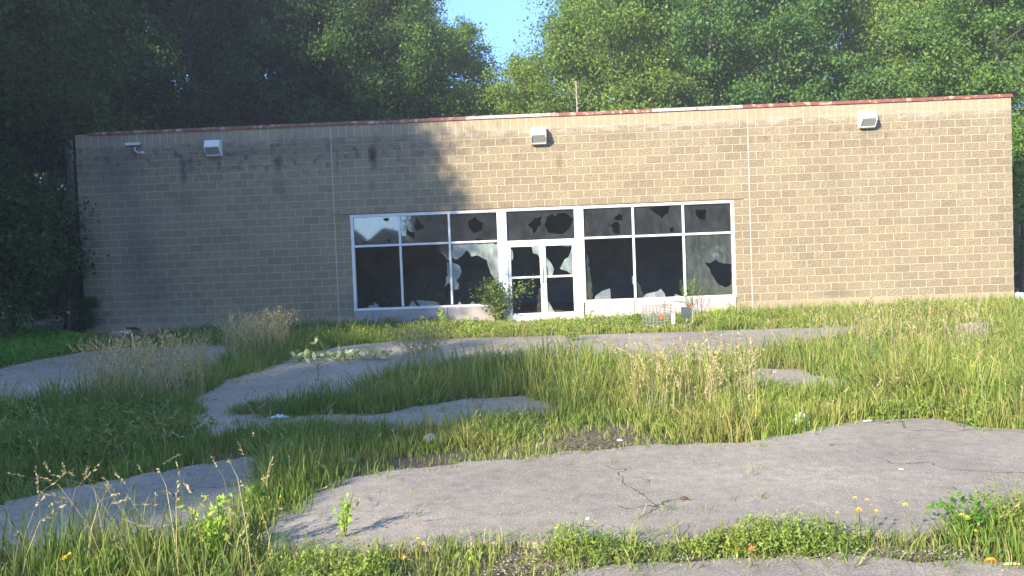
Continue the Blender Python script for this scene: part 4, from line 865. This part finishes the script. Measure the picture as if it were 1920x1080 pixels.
def pebbles():
    P = np.concatenate([gp([(640, 890), (1200, 830), (1260, 840), (700, 900)], 160), gp([(900, 1040), (1150, 1040), (1150, 1075), (900, 1090)], 240), gp([(1200, 1040), (1900, 1035), (1900, 1052), (1200, 1056)], 240), gp([(300, 790), (420, 780), (420, 830), (340, 830)], 60), gp([(600, 900), (1900, 830), (1900, 960), (700, 1010)], 130)])
    ev = np.array([q for wp in ASPW for q in wp]); ev = ev[(np.linalg.norm(ev-CAM[:2], axis=1) < 14)]; ev = ev[rng.integers(0, len(ev), 1600)]+rng.normal(size=(1600, 2))*.05; P = np.concatenate([P, ev])
    bm = bmesh.new()
    for x, y in P:
        s = random.uniform(.002, .0065); r = bmesh.ops.create_icosphere(bm, subdivisions=1, radius=s)
        for v in r['verts']: v.co = Vector((v.co.x*random.uniform(.8, 1.5)+x, v.co.y+y, v.co.z*.6+.014))
    me = bpy.data.meshes.new('gravel'); bm.to_mesh(me); bm.free(); tag(link('gravel', me, simple('gravel_bits', (.30, .28, .25), .9, 0, .5, 60)), 'loose gravel scattered along the soil edges and paving', 'gravel', kind='stuff')
pebbles()

# cardboard by the left wall
g = G(252, 638); cbx = empty('cardboard_box', (float(g[0]), float(g[1]), .0), label='crushed brown cardboard box with a white label at the foot of the shaded wall', cat='box'); cbx.rotation_euler = (0, 0, R(-8))
M_CARD = simple('brown_cardboard', (.30, .20, .14), .85, 0, .2, 5, .003)
cb = MB(); cb.prism([(-.25, 0), (.25, 0), (.22, .24), (-.20, .27)], -.40, .42); 
for v in cb.bm.verts: v.co += Vector((random.uniform(-.05, .05), random.uniform(-.04, .04), random.uniform(-.05, .04) if v.co.z > .1 else 0))
cb.build('carton', M_CARD, cbx)
f1 = MB(); f1.prism([(-.24, .24), (-.50, .10), (-.51, .105), (-.245, .248)], -.42, -.06); f1.prism([(-.22, .27), (-.42, .36), (-.425, .355), (-.225, .262)], .05, .36); f1.build('flap', M_CARD, cbx)
MB().box(-.20, .06, -.275, -.262, .17, .25).build('paper_label', M_PLAS, cbx)
# white block at the right end of the wall
g = G(1907, 566)
b = MB(); b.box(-.14, .14, -.10, .10, 0, .24, .02); b.box(-.17, .17, -.12, .12, -.05, .04, .015)
o = b.build('concrete_block', simple('white_painted_concrete', (.68, .68, .66), .8, 0, .12, 10, .004)); o.location = (float(g[0]), float(g[1]), 0); tag(o, 'small white painted block on the ground at the right end of the wall', 'block')

# shopping cart tipped on its side
g = G(1256, 616)
cart = empty('shopping_cart', (float(g[0]), float(g[1]), .02), label='bent wire shopping cart lying on its side in weeds under the right storefront window', cat='shopping cart')
cart.rotation_euler = (0, 0, R(3))
def P3(u, v, d): return (u, d, v)     # u along the wall, v up, d depth
bk = MB(); r = .0055
A0, A1, AZ0, AZ1, Dp = -.50, .12, .05, .52, .42     # near and far faces of the basket
for dd in (0, Dp):
    sh = .05 if dd else 0
    for k in range(9):
        u = A0+(A1-A0)*k/8; bk.tube([P3(u, AZ0+sh*(1-k/8), dd), P3(u+.01, AZ1-.04-.06*(1-k/8), dd)], r, n=5)
    for k in range(7):
        v = AZ0+(AZ1-.06-AZ0)*k/6; bk.tube([P3(A0, v*.92+.03, dd), P3(A1, v+.02, dd)], r, n=5)
for k in range(7):
    u = A0+(A1-A0)*k/6
    for v in (AZ0+.02, AZ1-.05): bk.tube([P3(u, v, 0), P3(u, v, Dp)], r, n=5)
for k in range(6):
    v = AZ0+.03+(AZ1-.12-AZ0)*k/5; bk.tube([P3(A0, v, 0), P3(A0, v, Dp)], r, n=5)
bk.build('basket', M_STEEL, cart)
fr = MB()
for dd in (-.02, Dp+.02):
    fr.tube([P3(A0-.02, .03, dd), P3(.30, .02, dd), P3(.46, .06, dd), P3(.50, .14, dd), P3(.50, .42, dd), P3(.46, .50, dd), P3(.36, .53, dd), P3(.20, .53, dd), P3(.13, .46, dd), P3(.12, .05, dd)], .012, n=8)
fr.tube([P3(A0-.02, .03, -.02), P3(A0-.02, .03, Dp+.02)], .012, n=8)
fr.build('frame', M_STEEL, cart, True)
MB().tube([P3(.49, .44, -.03), P3(.49, .44, Dp+.03)], .018, n=10).build('handle', simple('red_plastic_grip', (.5, .04, .03), .4), cart, True)
MB().box(.245, .455, -.035, -.022, .19, .43, .006).build('child_seat_flap', simple('dark_grey_plastic', (.06, .075, .085), .45), cart)
MB().box(.03, .115, -.03, -.018, .07, .31, .006).build('advert_panel', simple('yellowed_white_plastic', (.74, .72, .62), .5), cart)
MB().box(-.22, -.15, -.03, -.015, .18, .27, .01).build('corner_bumper', simple('orange_red_plastic', (.70, .12, .05), .45), cart)
for u, dd in ((-.45, .06), (-.45, .36), (.42, .02), (.42, .40)):
    w_ = MB(); w_.tube([(u-.012, dd, .0), (u+.012, dd, .0)], .05, n=16); w_.build('wheel', M_DARK, cart)

# ------------------------------------------------------------------ thin haze volume, added to lift dark tones like lens glare
hm = bpy.data.materials.new('haze'); hm.use_nodes = True; hm.node_tree.nodes.clear()
ho = hm.node_tree.nodes.new('ShaderNodeOutputMaterial'); hv = hm.node_tree.nodes.new('ShaderNodeVolumePrincipled')
hv.inputs['Color'].default_value = (.86, .92, 1, 1); hv.inputs['Density'].default_value = .0015; hv.inputs['Anisotropy'].default_value = .1
hm.node_tree.links.new(hv.outputs[0], ho.inputs['Volume'])
hz = MB().box(-330, 350, -330, 430, -1.5, 36).build('haze', hm); hz['kind'] = 'stuff'; tag(hz, 'thin pale haze added to lift the dark tones like lens glare', 'haze')
